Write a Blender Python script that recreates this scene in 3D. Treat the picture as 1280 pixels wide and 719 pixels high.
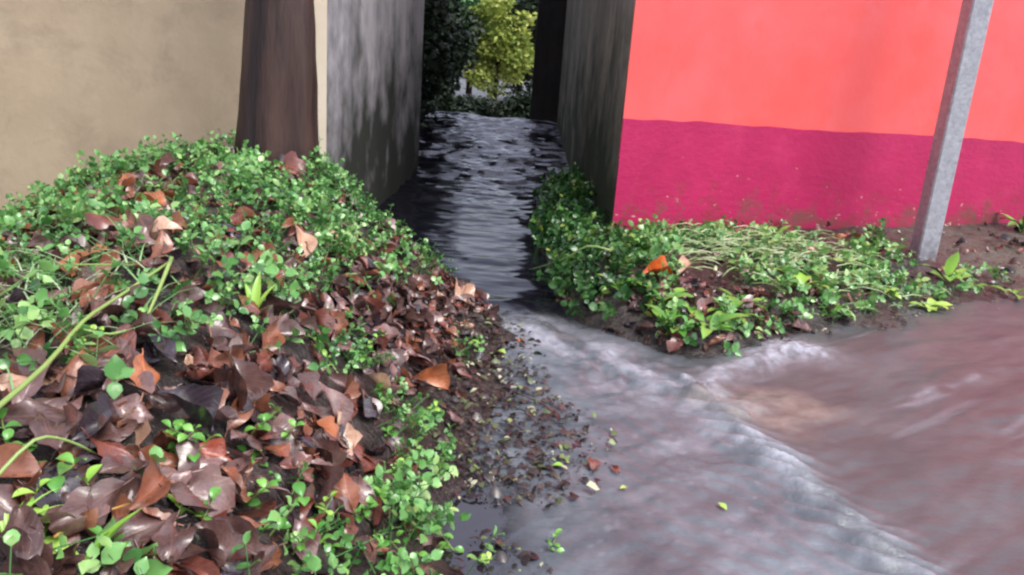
import bpy, math, random
import numpy as np
from mathutils import Vector, Matrix

random.seed(7)
rng = np.random.default_rng(11)
scene = bpy.context.scene
for o in list(bpy.data.objects):
    bpy.data.objects.remove(o)
COL = scene.collection
R = math.radians

# ------------------------------------------------------------------ camera
F = 960.0
PIT, ROL = R(15.4), R(4.2)
CAM = np.array([0.0, 0.0, 1.0])
cam = bpy.data.cameras.new("camera")
cam.lens = 27.0
cam.sensor_width = 36.0
cam.clip_start = 0.05
cam.clip_end = 500
cam_o = bpy.data.objects.new("camera", cam)
COL.objects.link(cam_o)
M3 = Matrix.Rotation(math.pi / 2 - PIT, 3, 'X') @ Matrix.Rotation(ROL, 3, 'Z')
cam_o.matrix_world = Matrix.Translation(CAM) @ M3.to_4x4()
scene.camera = cam_o
MN = np.array(M3)

# ------------------------------------------------------------------ light
w = bpy.data.worlds.new("World")
scene.world = w
w.use_nodes = True
nt = w.node_tree
nt.nodes.clear()
SUN_EL, SUN_AZ = R(58), R(128)          # azimuth clockwise from +Y (the view direction)
sky = nt.nodes.new('ShaderNodeTexSky')
sky.sky_type = 'NISHITA'
sky.sun_disc = False
sky.sun_elevation = SUN_EL
sky.sun_rotation = SUN_AZ
sky.dust_density = 3.0
sky.air_density = 1.0
hs = nt.nodes.new('ShaderNodeHueSaturation')
hs.inputs['Saturation'].default_value = 0.5      # an even grey rain sky
hs.inputs['Hue'].default_value = 0.53
bg = nt.nodes.new('ShaderNodeBackground')
bg.inputs['Strength'].default_value = 0.15
wo = nt.nodes.new('ShaderNodeOutputWorld')
nt.links.new(sky.outputs[0], hs.inputs['Color'])
nt.links.new(hs.outputs[0], bg.inputs['Color'])
nt.links.new(bg.outputs[0], wo.inputs['Surface'])

sun = bpy.data.lights.new("sun", 'SUN')
sun.energy = 0.8
sun.angle = R(28)
sun.color = (1.0, 0.97, 0.94)
sun_o = bpy.data.objects.new("sun", sun)
COL.objects.link(sun_o)
sd = Vector((math.sin(SUN_AZ) * math.cos(SUN_EL), math.cos(SUN_AZ) * math.cos(SUN_EL), math.sin(SUN_EL)))
sun_o.rotation_euler = (-sd).to_track_quat('-Z', 'Y').to_euler()
sun_o.location = (3, -4, 8)

scene.view_settings.view_transform = 'Standard'
scene.view_settings.look = 'None'
scene.view_settings.exposure = 0.95
scene.view_settings.gamma = 1.0
scene.render.engine = 'CYCLES'
scene.cycles.filter_width = 2.4
scene.cycles.max_bounces = 6
scene.cycles.diffuse_bounces = 3
scene.cycles.glossy_bounces = 3


# ------------------------------------------------------------------ geometry helpers
def ray(u, v):
    return MN @ np.array([(u - 640) / F, -(v - 359.5) / F, -1.0])


def at_z(u, v, z):
    r = ray(u, v)
    return CAM + r * ((z - 1.0) / r[2])


def at_d(u, v, d):
    r = ray(u, v)
    return CAM + r * (d / r[1])


def proj(P):
    q = (np.atleast_2d(P) - CAM) @ MN
    zz = np.minimum(q[:, 2], -1e-3)
    return 640 + F * q[:, 0] / -zz, 359.5 - F * q[:, 1] / -zz


def sstep(a, b, x):
    t = np.clip((x - a) / (b - a), 0, 1)
    return t * t * (3 - 2 * t)


_H = rng.random((256, 256))


def vnoise(x, y):
    xi = np.floor(x).astype(int)
    yi = np.floor(y).astype(int)
    fx, fy = x - xi, y - yi
    fx = fx * fx * (3 - 2 * fx)
    fy = fy * fy * (3 - 2 * fy)
    a, b = _H[xi & 255, yi & 255], _H[(xi + 1) & 255, yi & 255]
    c, d = _H[xi & 255, (yi + 1) & 255], _H[(xi + 1) & 255, (yi + 1) & 255]
    return (a + (b - a) * fx) * (1 - fy) + (c + (d - c) * fx) * fy


def fbm(x, y, n=4):
    s, a, t = 0.0, 1.0, 0.0
    for i in range(n):
        s = s + a * vnoise(x * 2 ** i + 17.3 * i, y * 2 ** i + 5.1 * i)
        t += a
        a *= 0.5
    return s / t


def seg(P, a, b):
    """distance to, and 0..1 position along, the segment a-b (2-D arrays)"""
    a, b = np.array(a), np.array(b)
    d = b - a
    t = np.clip(((P[0] - a[0]) * d[0] + (P[1] - a[1]) * d[1]) / (d @ d), 0, 1)
    return np.hypot(P[0] - a[0] - t * d[0], P[1] - a[1] - t * d[1]), t


def mesh_data(name, V, Fc, mat=None, uv=None, smooth=True, attrs=None, fattrs=None):
    me = bpy.data.meshes.new(name)
    V = np.asarray(V, dtype=np.float32)
    if isinstance(Fc, np.ndarray):
        n, k = Fc.shape
        me.vertices.add(len(V))
        me.vertices.foreach_set('co', V.ravel())
        me.loops.add(n * k)
        me.loops.foreach_set('vertex_index', Fc.astype(np.int32).ravel())
        me.polygons.add(n)
        me.polygons.foreach_set('loop_start', np.arange(0, n * k, k, dtype=np.int32))
        me.polygons.foreach_set('loop_total', np.full(n, k, dtype=np.int32))
        me.update(calc_edges=True)
    else:
        me.from_pydata([tuple(map(float, v)) for v in V], [], Fc)
        me.update()
    if smooth:
        me.polygons.foreach_set('use_smooth', np.ones(len(me.polygons), dtype=bool))
    if uv is not None:
        lay = me.uv_layers.new(name='UVMap')
        li = np.empty(len(me.loops), dtype=np.int32)
        me.loops.foreach_get('vertex_index', li)
        lay.data.foreach_set('uv', np.asarray(uv, dtype=np.float32)[li].ravel())
    for k, a in (attrs or {}).items():
        at = me.attributes.new(k, 'FLOAT', 'POINT')
        at.data.foreach_set('value', np.asarray(a, dtype=np.float32).ravel())
    if mat is not None:
        me.materials.append(mat)
    return me


def link(name, me, parent=None, loc=None):
    o = bpy.data.objects.new(name, me)
    COL.objects.link(o)
    if parent is not None:
        o.parent = parent
    if loc is not None:
        o.location = loc
    return o


def tag(o, label=None, cat=None, group=None, kind=None):
    if label:
        o['label'] = label
    if cat:
        o['category'] = cat
    if group:
        o['group'] = group
    if kind:
        o['kind'] = kind
    return o


def thing(name, loc, label, cat, group=None):
    o = bpy.data.objects.new(name, None)
    o.empty_display_size = 0.1
    COL.objects.link(o)
    o.location = [float(c) for c in loc]
    return tag(o, label, cat, group)


class MB:
    """collects vertices and faces for one mesh"""
    def __init__(self):
        self.V, self.Fc, self.UV = [], [], []

    def add(self, V, Fc, UV=None):
        b = len(self.V)
        self.V += [tuple(map(float, v)) for v in V]
        self.Fc += [tuple(i + b for i in f) for f in Fc]
        self.UV += list(UV) if UV is not None else [(0, 0)] * len(V)

    def tube(self, pts, rad, n=6, cap=True):
        pts = [Vector(p) for p in pts]
        rad = rad if isinstance(rad, (list, tuple)) else [rad] * len(pts)
        V, Fc = [], []
        ref = Vector((0.13, 0.31, 0.94))
        for i, p in enumerate(pts):
            t = (pts[min(i + 1, len(pts) - 1)] - pts[max(i - 1, 0)]).normalized()
            a = t.cross(ref)
            if a.length < 0.05:
                a = t.cross(Vector((1, 0, 0)))
            a.normalize()
            b = t.cross(a)
            for k in range(n):
                th = 2 * math.pi * k / n
                V.append(p + (a * math.cos(th) + b * math.sin(th)) * rad[i])
        for i in range(len(pts) - 1):
            for k in range(n):
                Fc.append((i * n + k, i * n + (k + 1) % n, (i + 1) * n + (k + 1) % n, (i + 1) * n + k))
        if cap:
            Fc.append(tuple(range(n - 1, -1, -1)))
            Fc.append(tuple((len(pts) - 1) * n + k for k in range(n)))
        self.add(V, Fc)

    def build(self, name, mat, parent=None, smooth=True):
        off = Vector((0, 0, 0))
        if parent is not None:
            off = parent.matrix_world.translation if parent.parent is None else off
            off = parent.location
        V = np.array(self.V) - np.array(off)
        return link(name, mesh_data(name, V, self.Fc, mat, uv=self.UV, smooth=smooth), parent)


# ------------------------------------------------------------------ materials
def lin(r, g, b):
    f = lambda c: c / 12.92 if c <= 0.04045 else ((c + 0.055) / 1.055) ** 2.4
    return (f(r / 255), f(g / 255), f(b / 255), 1)


class Mat:
    def __init__(self, name, rough=0.6, spec=0.5):
        self.m = bpy.data.materials.new(name)
        self.m.use_nodes = True
        self.t = self.m.node_tree
        self.b = self.t.nodes['Principled BSDF']
        self.b.inputs['Roughness'].default_value = rough
        self.b.inputs['Specular IOR Level'].default_value = spec

    def n(self, kind, **kw):
        nd = self.t.nodes.new(kind)
        for k, v in kw.items():
            if hasattr(nd, k):
                setattr(nd, k, v)
            else:
                nd.inputs[k].default_value = v
        return nd

    def l(self, a, b):
        self.t.links.new(a, b)

    def coords(self, scale=(1, 1, 1), kind='Object', rot=(0, 0, 0)):
        tc = self.n('ShaderNodeTexCoord')
        mp = self.n('ShaderNodeMapping')
        mp.inputs['Scale'].default_value = scale
        mp.inputs['Rotation'].default_value = rot
        self.l(tc.outputs[kind], mp.inputs[0])
        return mp.outputs[0]

    def noise(self, vec, scale, detail=4, rough=0.6, dist=0.0):
        nd = self.n('ShaderNodeTexNoise')
        nd.inputs['Scale'].default_value = scale
        nd.inputs['Detail'].default_value = detail
        nd.inputs['Roughness'].default_value = rough
        nd.inputs['Distortion'].default_value = dist
        if vec is not None:
            self.l(vec, nd.inputs['Vector'])
        return nd.outputs['Fac']

    def ramp(self, fac, stops, interp='LINEAR'):
        nd = self.n('ShaderNodeValToRGB')
        e = nd.color_ramp
        e.interpolation = interp
        while len(e.elements) < len(stops):
            e.elements.new(0.5)
        for el, (p, c) in zip(e.elements, stops):
            el.position = p
            el.color = c if len(c) == 4 else (*c, 1)
        self.l(fac, nd.inputs[0])
        return nd.outputs[0]

    def mix(self, fac, a, b, mode='MIX'):
        nd = self.n('ShaderNodeMix', data_type='RGBA', blend_type=mode)
        for s, x in ((nd.inputs[0], fac), (nd.inputs[6], a), (nd.inputs[7], b)):
            if hasattr(x, 'is_output'):
                self.l(x, s)
            else:
                s.default_value = x
        return nd.outputs[2]

    def math(self, op, a, b=0.5, clamp=False):
        nd = self.n('ShaderNodeMath', operation=op, use_clamp=clamp)
        for s, x in ((nd.inputs[0], a), (nd.inputs[1], b)):
            if hasattr(x, 'is_output'):
                self.l(x, s)
            else:
                s.default_value = x
        return nd.outputs[0]

    def attr(self, name):
        return self.n('ShaderNodeAttribute', attribute_name=name).outputs['Fac']

    def color(self, x):
        if hasattr(x, 'is_output'):
            self.l(x, self.b.inputs['Base Color'])
        else:
            self.b.inputs['Base Color'].default_value = x

    def set(self, sock, x):
        if hasattr(x, 'is_output'):
            self.l(x, self.b.inputs[sock])
        else:
            self.b.inputs[sock].default_value = x

    def bump(self, h, strength=0.3, dist=0.01):
        nd = self.n('ShaderNodeBump')
        nd.inputs['Strength'].default_value = strength
        nd.inputs['Distance'].default_value = dist
        self.l(h, nd.inputs['Height'])
        self.l(nd.outputs[0], self.b.inputs['Normal'])


G = lambda v: (v, v, v, 1)


def z_of(m):
    s = m.n('ShaderNodeSeparateXYZ')
    g = m.n('ShaderNodeNewGeometry')
    m.l(g.outputs['Position'], s.inputs[0])
    return s.outputs[2]


def plaster(name, c1, c2, stain, stain_lo=0.52, streak=0.0, streak_col=(0.05, 0.05, 0.05, 1), rough=0.8, moss_shade=None):
    m = Mat(name, rough, 0.3)
    v = m.coords()
    n1 = m.noise(v, 1.7, 5, 0.62)
    c = m.mix(m.ramp(n1, [(0.3, G(0)), (0.7, G(1))]), c1, c2)
    n2 = m.noise(v, 4.5, 6, 0.7, 0.4)
    c = m.mix(m.ramp(n2, [(stain_lo, G(0)), (stain_lo + 0.25, G(0.7))]), c, stain)
    if streak:
        vs = m.coords((2.6, 2.6, 0.5), rot=(R(8), R(5), 0))
        n3 = m.noise(vs, 1.0, 5, 0.65)
        c = m.mix(m.math('MULTIPLY', m.ramp(n3, [(0.42, G(0)), (0.62, G(1))]), streak), c, streak_col)
        vs2 = m.coords((9, 9, 0.9), rot=(R(-5), R(4), 0))
        n4 = m.noise(vs2, 1.0, 3, 0.6)
        c = m.mix(m.math('MULTIPLY', m.ramp(n4, [(0.5, G(0)), (0.75, G(1))]), streak * 0.6), c, streak_col)
    if moss_shade:
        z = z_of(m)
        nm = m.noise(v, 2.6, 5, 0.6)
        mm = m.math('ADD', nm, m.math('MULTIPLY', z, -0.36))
        c = m.mix(m.ramp(mm, [(0.0, G(0)), (0.34, G(0.95))]), c, moss_shade)
    m.color(c)
    h = m.math('ADD', m.noise(v, 35, 5, 0.65), m.math('MULTIPLY', m.noise(v, 5, 3), 1.6))
    m.bump(h, 0.2, 0.01)
    return m


m_cream = plaster('cream_plaster', lin(190, 170, 146), lin(166, 147, 124), lin(146, 130, 112), 0.5, 0.25, lin(150, 131, 110))
m_strip = plaster('pale_cream_plaster', lin(222, 208, 188), lin(208, 192, 170), lin(180, 165, 145), 0.6)
m_grey = plaster('grey_plaster', lin(196, 190, 196), lin(164, 158, 164), lin(110, 106, 110), 0.56, 0.4, lin(92, 88, 92), moss_shade=lin(34, 38, 28))  # near-black moss tone also carries the lane's shade low on this wall
m_dark = plaster('dark_damp_plaster', lin(182, 170, 154), lin(148, 140, 126), lin(104, 100, 88), 0.5, 0.42, lin(46, 40, 38), moss_shade=lin(54, 62, 42))
m_stone = plaster('dark_stone', lin(60, 54, 52), lin(44, 40, 40), lin(28, 26, 26), 0.45, 0.6, lin(24, 22, 22))
m_roof = plaster('roof_cement', lin(140, 135, 130), lin(110, 106, 102), lin(80, 78, 76))


def red_wall():
    m = Mat('coral_paint', 0.62, 0.35)
    v = m.coords()
    n1 = m.noise(v, 1.3, 5, 0.6)
    c = m.mix(m.ramp(n1, [(0.35, G(0)), (0.7, G(1))]), lin(241, 92, 89), lin(240, 110, 114))
    n2 = m.noise(v, 2.6, 4, 0.6, 0.6)
    c = m.mix(m.ramp(n2, [(0.55, G(0)), (0.8, G(0.55))]), c, lin(244, 80, 66))
    # hairline scuffs and flaked specks
    n3 = m.noise(m.coords((3, 3, 9)), 6, 6, 0.75)
    c = m.mix(m.ramp(n3, [(0.69, G(0)), (0.76, G(0.5))]), c, lin(176, 78, 70))
    m.color(c)
    m.bump(m.math('ADD', m.noise(v, 30, 4, 0.6), m.math('MULTIPLY', m.noise(v, 4, 3), 2)), 0.16, 0.008)
    return m.m


def dado_paint():
    m = Mat('magenta_paint', 0.5, 0.4)
    v = m.coords()
    n1 = m.noise(v, 2.2, 5, 0.65)
    c = m.mix(m.ramp(n1, [(0.35, G(0)), (0.7, G(1))]), lin(190, 30, 92), lin(170, 22, 80))
    n2 = m.noise(v, 5, 6, 0.7, 0.5)
    c = m.mix(m.ramp(n2, [(0.52, G(0)), (0.72, G(0.5))]), c, lin(202, 54, 102))
    # worn through to old red and pale plaster, mostly low on the wall
    z = z_of(m)
    n3 = m.noise(v, 9, 6, 0.72)
    low = m.math('SUBTRACT', 0.62, z)
    k = m.math('ADD', n3, m.math('MULTIPLY', low, 0.36))
    c = m.mix(m.ramp(k, [(0.62, G(0)), (0.78, G(0.75))]), c, lin(150, 52, 66))
    n5 = m.noise(v, 6.5, 6, 0.72, 0.3)
    k3 = m.math('ADD', n5, m.math('MULTIPLY', low, 0.74))
    c = m.mix(m.ramp(k3, [(0.73, G(0)), (0.9, G(0.8))]), c, lin(112, 78, 66))
    n4 = m.noise(m.coords((1.0, 1.0, 1.7)), 19, 4, 0.6)
    k2 = m.math('ADD', n4, m.math('MULTIPLY', low, 0.2))
    c = m.mix(m.ramp(k2, [(0.735, G(0)), (0.76, G(0.85))], 'EASE'), c, lin(208, 160, 150))
    m.color(c)
    m.bump(m.math('ADD', m.noise(v, 26, 5, 0.65), m.math('MULTIPLY', k2, -1.5)), 0.22, 0.01)
    return m.m


m_coral, m_magenta = red_wall(), dado_paint()


def bark():
    m = Mat('wet_bark', 0.55, 0.4)
    v = m.coords((9, 9, 0.7))
    n1 = m.noise(v, 1.0, 6, 0.65, 0.3)
    c = m.ramp(n1, [(0.3, lin(22, 15, 16)), (0.48, lin(44, 31, 31)), (0.6, lin(72, 54, 49)), (0.72, lin(36, 25, 26))])
    n2 = m.noise(m.coords((3, 3, 0.8)), 1.3, 4, 0.6)
    c = m.mix(m.ramp(n2, [(0.5, G(0)), (0.7, G(0.6))]), c, lin(82, 54, 44))
    m.color(c)
    m.bump(m.math('ADD', n1, m.math('MULTIPLY', m.noise(m.coords((30, 30, 4)), 1, 4), 0.4)), 0.7, 0.02)
    return m.m


m_bark = bark()


def ground_mat():
    m = Mat('wet_mud', 0.3, 0.6)
    v = m.coords()
    n1 = m.noise(v, 14, 6, 0.7)
    c = m.ramp(n1, [(0.3, lin(28, 24, 25)), (0.5, lin(50, 43, 42)), (0.65, lin(74, 65, 61)), (0.8, lin(44, 37, 36))])
    n2 = m.noise(v, 60, 3, 0.6)
    c = m.mix(m.ramp(n2, [(0.6, G(0)), (0.75, G(0.6))]), c, lin(96, 88, 78))
    sand = m.attr('sand')
    c = m.mix(sand, c, m.ramp(m.noise(v, 9, 5, 0.7), [(0.3, lin(66, 66, 60)), (0.7, lin(100, 98, 88))]))
    m.color(c)
    m.set('Roughness', m.ramp(n1, [(0.35, G(0.16)), (0.7, G(0.6))]))
    m.bump(m.math('ADD', n1, m.math('MULTIPLY', n2, 0.5)), 0.8, 0.02)
    return m.m


m_ground = ground_mat()


def leaf_mat(name, a, b, rough=0.28, vein=None, coat=0.35, spec=0.5, under=None):
    m = Mat(name, rough, spec)
    uv = m.coords(kind='UV')
    ob = m.n('ShaderNodeObjectInfo')
    v = m.coords((1, 1, 1))
    ad = m.n('ShaderNodeVectorMath', operation='ADD')
    m.l(v, ad.inputs[0])
    m.l(ob.outputs['Location'], ad.inputs[1])
    n1 = m.noise(ad.outputs[0], 42, 5, 0.65)
    c = m.mix(m.ramp(n1, [(0.32, G(0)), (0.68, G(1))]), a, b)
    n2 = m.noise(ad.outputs[0], 18, 4, 0.7)
    c = m.mix(m.ramp(n2, [(0.5, G(0)), (0.68, G(0.7))]), c, tuple(x * 0.38 for x in a[:3]) + (1,))
    # midrib and side veins from the leaf's own length/width coordinates
    s = m.n('ShaderNodeSeparateXYZ')
    m.l(uv, s.inputs[0])
    across = m.math('ABSOLUTE', m.math('SUBTRACT', s.outputs[1], 0.5))
    rib = m.ramp(across, [(0.0, G(1)), (0.035, G(0.6)), (0.06, G(0))])
    ph = m.math('ADD', m.math('MULTIPLY', s.outputs[0], 60), m.math('MULTIPLY', across, -40))
    side = m.ramp(m.math('SINE', ph), [(0.86, G(0)), (1.0, G(0.5))])
    vv = m.math('MAXIMUM', rib, side)
    c = m.mix(m.math('MULTIPLY', vv, 0.6), c, vein or b)
    if under:
        g = m.n('ShaderNodeNewGeometry')
        c = m.mix(m.math('MULTIPLY', g.outputs['Backfacing'], 0.75), c, under)
    m.color(c)
    m.set('Coat Weight', min(1, coat * 1.8))
    m.set('Coat Roughness', 0.2)
    m.bump(m.math('ADD', m.math('MULTIPLY', vv, 0.7), n1), 0.4, 0.004)
    return m.m


BROWN = {
    'dark brown': leaf_mat('leaf_dark_brown', lin(76, 52, 50), lin(112, 82, 76), 0.25, lin(120, 84, 74), 0.5),
    'purplish brown': leaf_mat('leaf_purplish', lin(106, 76, 74), lin(150, 114, 108), 0.22, lin(150, 120, 120), 0.55),
    'chestnut': leaf_mat('leaf_chestnut', lin(122, 72, 54), lin(158, 102, 76), 0.3, lin(176, 108, 78), 0.4),
    'reddish brown': leaf_mat('leaf_reddish', lin(100, 52, 44), lin(134, 78, 66), 0.26, lin(160, 92, 74), 0.45),
    'orange brown': leaf_mat('leaf_orange', lin(150, 84, 48), lin(184, 112, 72), 0.34, lin(220, 146, 104), 0.3),
    'pale tan': leaf_mat('leaf_tan', lin(188, 144, 118), lin(216, 178, 152), 0.35, lin(168, 112, 84), 0.3),
    'blackish': leaf_mat('leaf_blackish', lin(42, 34, 42), lin(66, 54, 62), 0.18, lin(90, 78, 84), 0.6),
    'bright orange': leaf_mat('leaf_bright_orange', lin(218, 88, 22), lin(232, 120, 50), 0.35, lin(240, 160, 90), 0.3),
    'red': leaf_mat('leaf_red', lin(136, 56, 40), lin(170, 86, 64), 0.3, lin(206, 120, 90), 0.4),
}


def green_mat(name, stops, rough=0.25, coat=0.3, trans=0.12):
    m = Mat(name, rough, 0.5)
    m.color(m.ramp(m.attr('tint'), stops))
    m.set('Coat Weight', coat)
    m.set('Coat Roughness', 0.15)
    m.set('Transmission Weight', 0.0)
    m.set('Subsurface Weight', 0.0)
    if trans:
        tr = m.n('ShaderNodeBsdfTranslucent')
        m.l(m.ramp(m.attr('tint'), stops), tr.inputs['Color'])
        mx = m.n('ShaderNodeMixShader')
        mx.inputs[0].default_value = trans
        out = m.t.nodes['Material Output']
        m.l(m.b.outputs[0], mx.inputs[1])
        m.l(tr.outputs[0], mx.inputs[2])
        m.l(mx.outputs[0], out.inputs['Surface'])
    return m.m


m_cover = green_mat('glossy_green_leaves', [(0.0, lin(48, 92, 46)), (0.35, lin(88, 146, 74)), (0.7, lin(126, 184, 102)), (1.0, lin(176, 212, 134))], 0.3, 0.8)
m_covdark = green_mat('shade_green_leaves', [(0.0, lin(26, 54, 28)), (0.5, lin(54, 100, 50)), (0.9, lin(100, 148, 74)), (1.0, lin(160, 174, 80))])  # darker copy of the leaf greens, with the ledge's shade in the colour
m_grass = green_mat('pale_grass', [(0.0, lin(92, 134, 80)), (0.5, lin(146, 188, 126)), (1.0, lin(206, 220, 182))], 0.4, 0.1)
m_yellow = green_mat('yellow_green_crown', [(0.0, lin(70, 98, 38)), (0.4, lin(136, 156, 66)), (0.8, lin(196, 202, 104)), (1.0, lin(220, 220, 144))], 0.5, 0.0, 0.3)
m_darkfol = green_mat('dark_foliage', [(0.0, lin(14, 26, 14)), (0.5, lin(26, 44, 22)), (1.0, lin(44, 70, 34))], 0.6, 0.0, 0.05)
m_farfol = green_mat('far_foliage', [(0.0, lin(44, 84, 44)), (0.5, lin(84, 132, 80)), (1.0, lin(140, 176, 120))], 0.55, 0.0, 0.2)


def solid_green(name, c1, c2, rough=0.3, coat=0.3):
    m = Mat(name, rough, 0.5)
    ob = m.n('ShaderNodeObjectInfo')
    n1 = m.noise(m.coords(), 60, 3)
    f = m.math('ADD', m.math('MULTIPLY', n1, 0.5), m.math('MULTIPLY', ob.outputs['Random'], 0.6))
    m.color(m.mix(m.ramp(f, [(0.2, G(0)), (0.85, G(1))]), c1, c2))
    m.set('Coat Weight', coat)
    m.set('Coat Roughness', 0.15)
    return m.m


m_sprig = solid_green('sprig_leaf', lin(70, 134, 54), lin(128, 186, 84))
m_weed = solid_green('weed_leaf', lin(72, 130, 50), lin(124, 178, 76))
m_lime = solid_green('lime_leaf', lin(134, 190, 70), lin(176, 210, 100))
m_stem = solid_green('green_stem', lin(104, 128, 64), lin(140, 160, 90))
m_stalk = solid_green('stalk_green', lin(132, 160, 84), lin(160, 184, 110), 0.4, 0.2)
m_straw = solid_green('straw', lin(176, 132, 62), lin(200, 156, 84), 0.5, 0.1)
m_twig = solid_green('twig_brown', lin(70, 52, 46), lin(112, 90, 80), 0.5, 0.1)


def post_mat():
    m = Mat('galvanised_steel', 0.5, 0.5)
    v = m.coords()
    vo = m.n('ShaderNodeTexVoronoi')
    vo.inputs['Scale'].default_value = 38
    m.l(v, vo.inputs['Vector'])
    n = m.noise(v, 55, 5, 0.75)
    f = m.math('ADD', m.math('MULTIPLY', n, 0.7), m.math('MULTIPLY', vo.outputs['Color'], 0.25))
    c = m.ramp(f, [(0.3, lin(150, 150, 160)), (0.5, lin(172, 172, 180)), (0.7, lin(192, 192, 200))])
    z = z_of(m)
    d = m.math('ADD', m.noise(v, 20, 4), m.math('MULTIPLY', z, -1.3))
    c = m.mix(m.ramp(d, [(0.2, G(0)), (0.5, G(0.7))]), c, lin(96, 88, 88))
    m.color(c)
    m.set('Metallic', 0.1)
    m.bump(n, 0.25, 0.004)
    return m.m


m_post = post_mat()

# ------------------------------------------------------------------ terrain
CH = 0.066


def chute(x, y):
    """water level: flat in the street, climbing up the lane between the two buildings, level beyond its head"""
    s = .03 * np.clip(y - 3.5, 0, 3.0) + .113 * np.clip(y - 6.5, 0, 3.4) - .30 * sstep(10.0, 11.0, y)
    s = s + 0.0 * x
    gate = 1 - sstep(0.5, 0.62, x)
    return s * gate


# ground heights read off along the mound, the banks and the lane: (pixel u, v, height)
CTL = [
    # heap, front to crest
    (0, 719, .42), (120, 719, .40), (250, 719, .34), (360, 719, .27), (450, 719, .19), (540, 719, .06), (640, 719, -.02),
    (0, 560, .46), (120, 560, .46), (250, 560, .43), (360, 560, .34), (450, 560, .22), (520, 560, .11), (560, 560, .02), (640, 560, -.01),
    (0, 440, .47), (120, 440, .50), (250, 450, .49), (350, 450, .40), (440, 450, .28), (520, 450, .14), (585, 450, .03), (650, 470, -.01),
    (0, 360, .44), (120, 350, .54), (250, 340, .56), (350, 330, .50), (430, 340, .37), (500, 350, .20), (560, 385, .08), (625, 405, .01),
    (0, 300, .36), (40, 275, .42), (110, 240, .49), (180, 215, .54), (300, 215, .56), (380, 212, .54), (425, 250, .46), (455, 285, .37),
    (545, 345, .13), (585, 370, .09), (620, 395, .045), (640, 408, .015),
    # mud flat at the heap's foot
    (600, 520, .005), (600, 620, -.008), (590, 680, -.012), (700, 620, -.02), (720, 540, -.02),
    # right bank
    (655, 398, -.02), (700, 385, .06), (700, 404, -.01), (740, 350, .13), (760, 385, .07), (770, 425, -.005), (765, 300, .13), (820, 380, .10), (820, 438, -.01), (860, 400, .09), (865, 462, -.02),
    (900, 285, .14), (900, 340, .14), (920, 415, .05), (925, 446, -.01), (980, 360, .12), (1000, 300, .17), (1000, 420, -.005), (1060, 395, .03), (1060, 412, -.01), (1060, 340, .12),
    (1100, 285, .18), (1150, 330, .10), (1130, 388, -.008), (1200, 282, .19), (1190, 340, .06), (1190, 385, -.012), (1260, 300, .16), (1230, 350, .025), (1275, 350, .015), (1300, 385, -.02), (1330, 300, .16),
    (575, 655, -.035), (560, 690, -.02), (600, 700, -.03), (580, 615, -.004),
    # street bed
    (760, 500, -.06), (900, 520, -.06), (1000, 480, -.06), (1150, 450, -.06), (1280, 440, -.06), (1280, 560, -.07), (1100, 600, -.07), (900, 640, -.06), (800, 719, -.05), (1000, 719, -.07), (1280, 719, -.08),
]
pts, zs = [], []
for (u, v, z) in CTL:
    p = at_z(u, v, z)
    pts.append(p[:2])
    zs.append(z)
# lane bed and its ledge, ground under and beyond the frame
for x, y, z in [(-.45, 3.9, -.05), (0, 3.7, -.08), (-.05, 4.4, -.04), (-.8, 4.4, -.06), (-.75, 5.2, -.02), (-.3, 5, .02), (-.6, 6, .08), (0, 6, .08), (-.4, 7.5, .17), (.1, 8, .2), (-.3, 9.5, .3),
                (.36, 4.0, .12), (.38, 4.5, .15), (.16, 4.2, .03), (.14, 4.8, .06), (.42, 5.2, .18), (.17, 5.4, .08), (.45, 6.2, .2), (.2, 6.2, .1), (.4, 7.4, .25), (.5, 9, .35),
                (-1.4, 3.6, .5), (-1.0, 3.8, .42), (-2.2, 3.2, .16), (-2.7, 2.2, .22), (-2.2, 1.2, .38), (-1.2, .3, .42), (-3.4, 3, .1), (-3, .5, .3), (-.3, .3, .2), (.3, .2, -.04),
                (-1.5, 5, .7), (2, 7, .3), (4.2, 6.2, .2), (5, 5, .0), (4, 4.2, -.05), (4, 2, -.08), (2, .5, -.08), (5, 0, -.08), (0, -1.5, -.08)]:
    pts.append((x, y))
    zs.append(z)
PT, ZS = np.array(pts), np.array(zs)


def _tps(r2):
    return np.where(r2 > 1e-12, r2 * np.log(np.maximum(r2, 1e-12)), 0.0)


_n = len(PT)
_K = _tps(((PT[:, None] - PT[None]) ** 2).sum(-1)) + np.eye(_n) * 0.004
_P = np.c_[np.ones(_n), PT]
_A = np.block([[_K, _P], [_P.T, np.zeros((3, 3))]])
_S = np.linalg.solve(_A, np.r_[ZS, 0, 0, 0])


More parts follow.
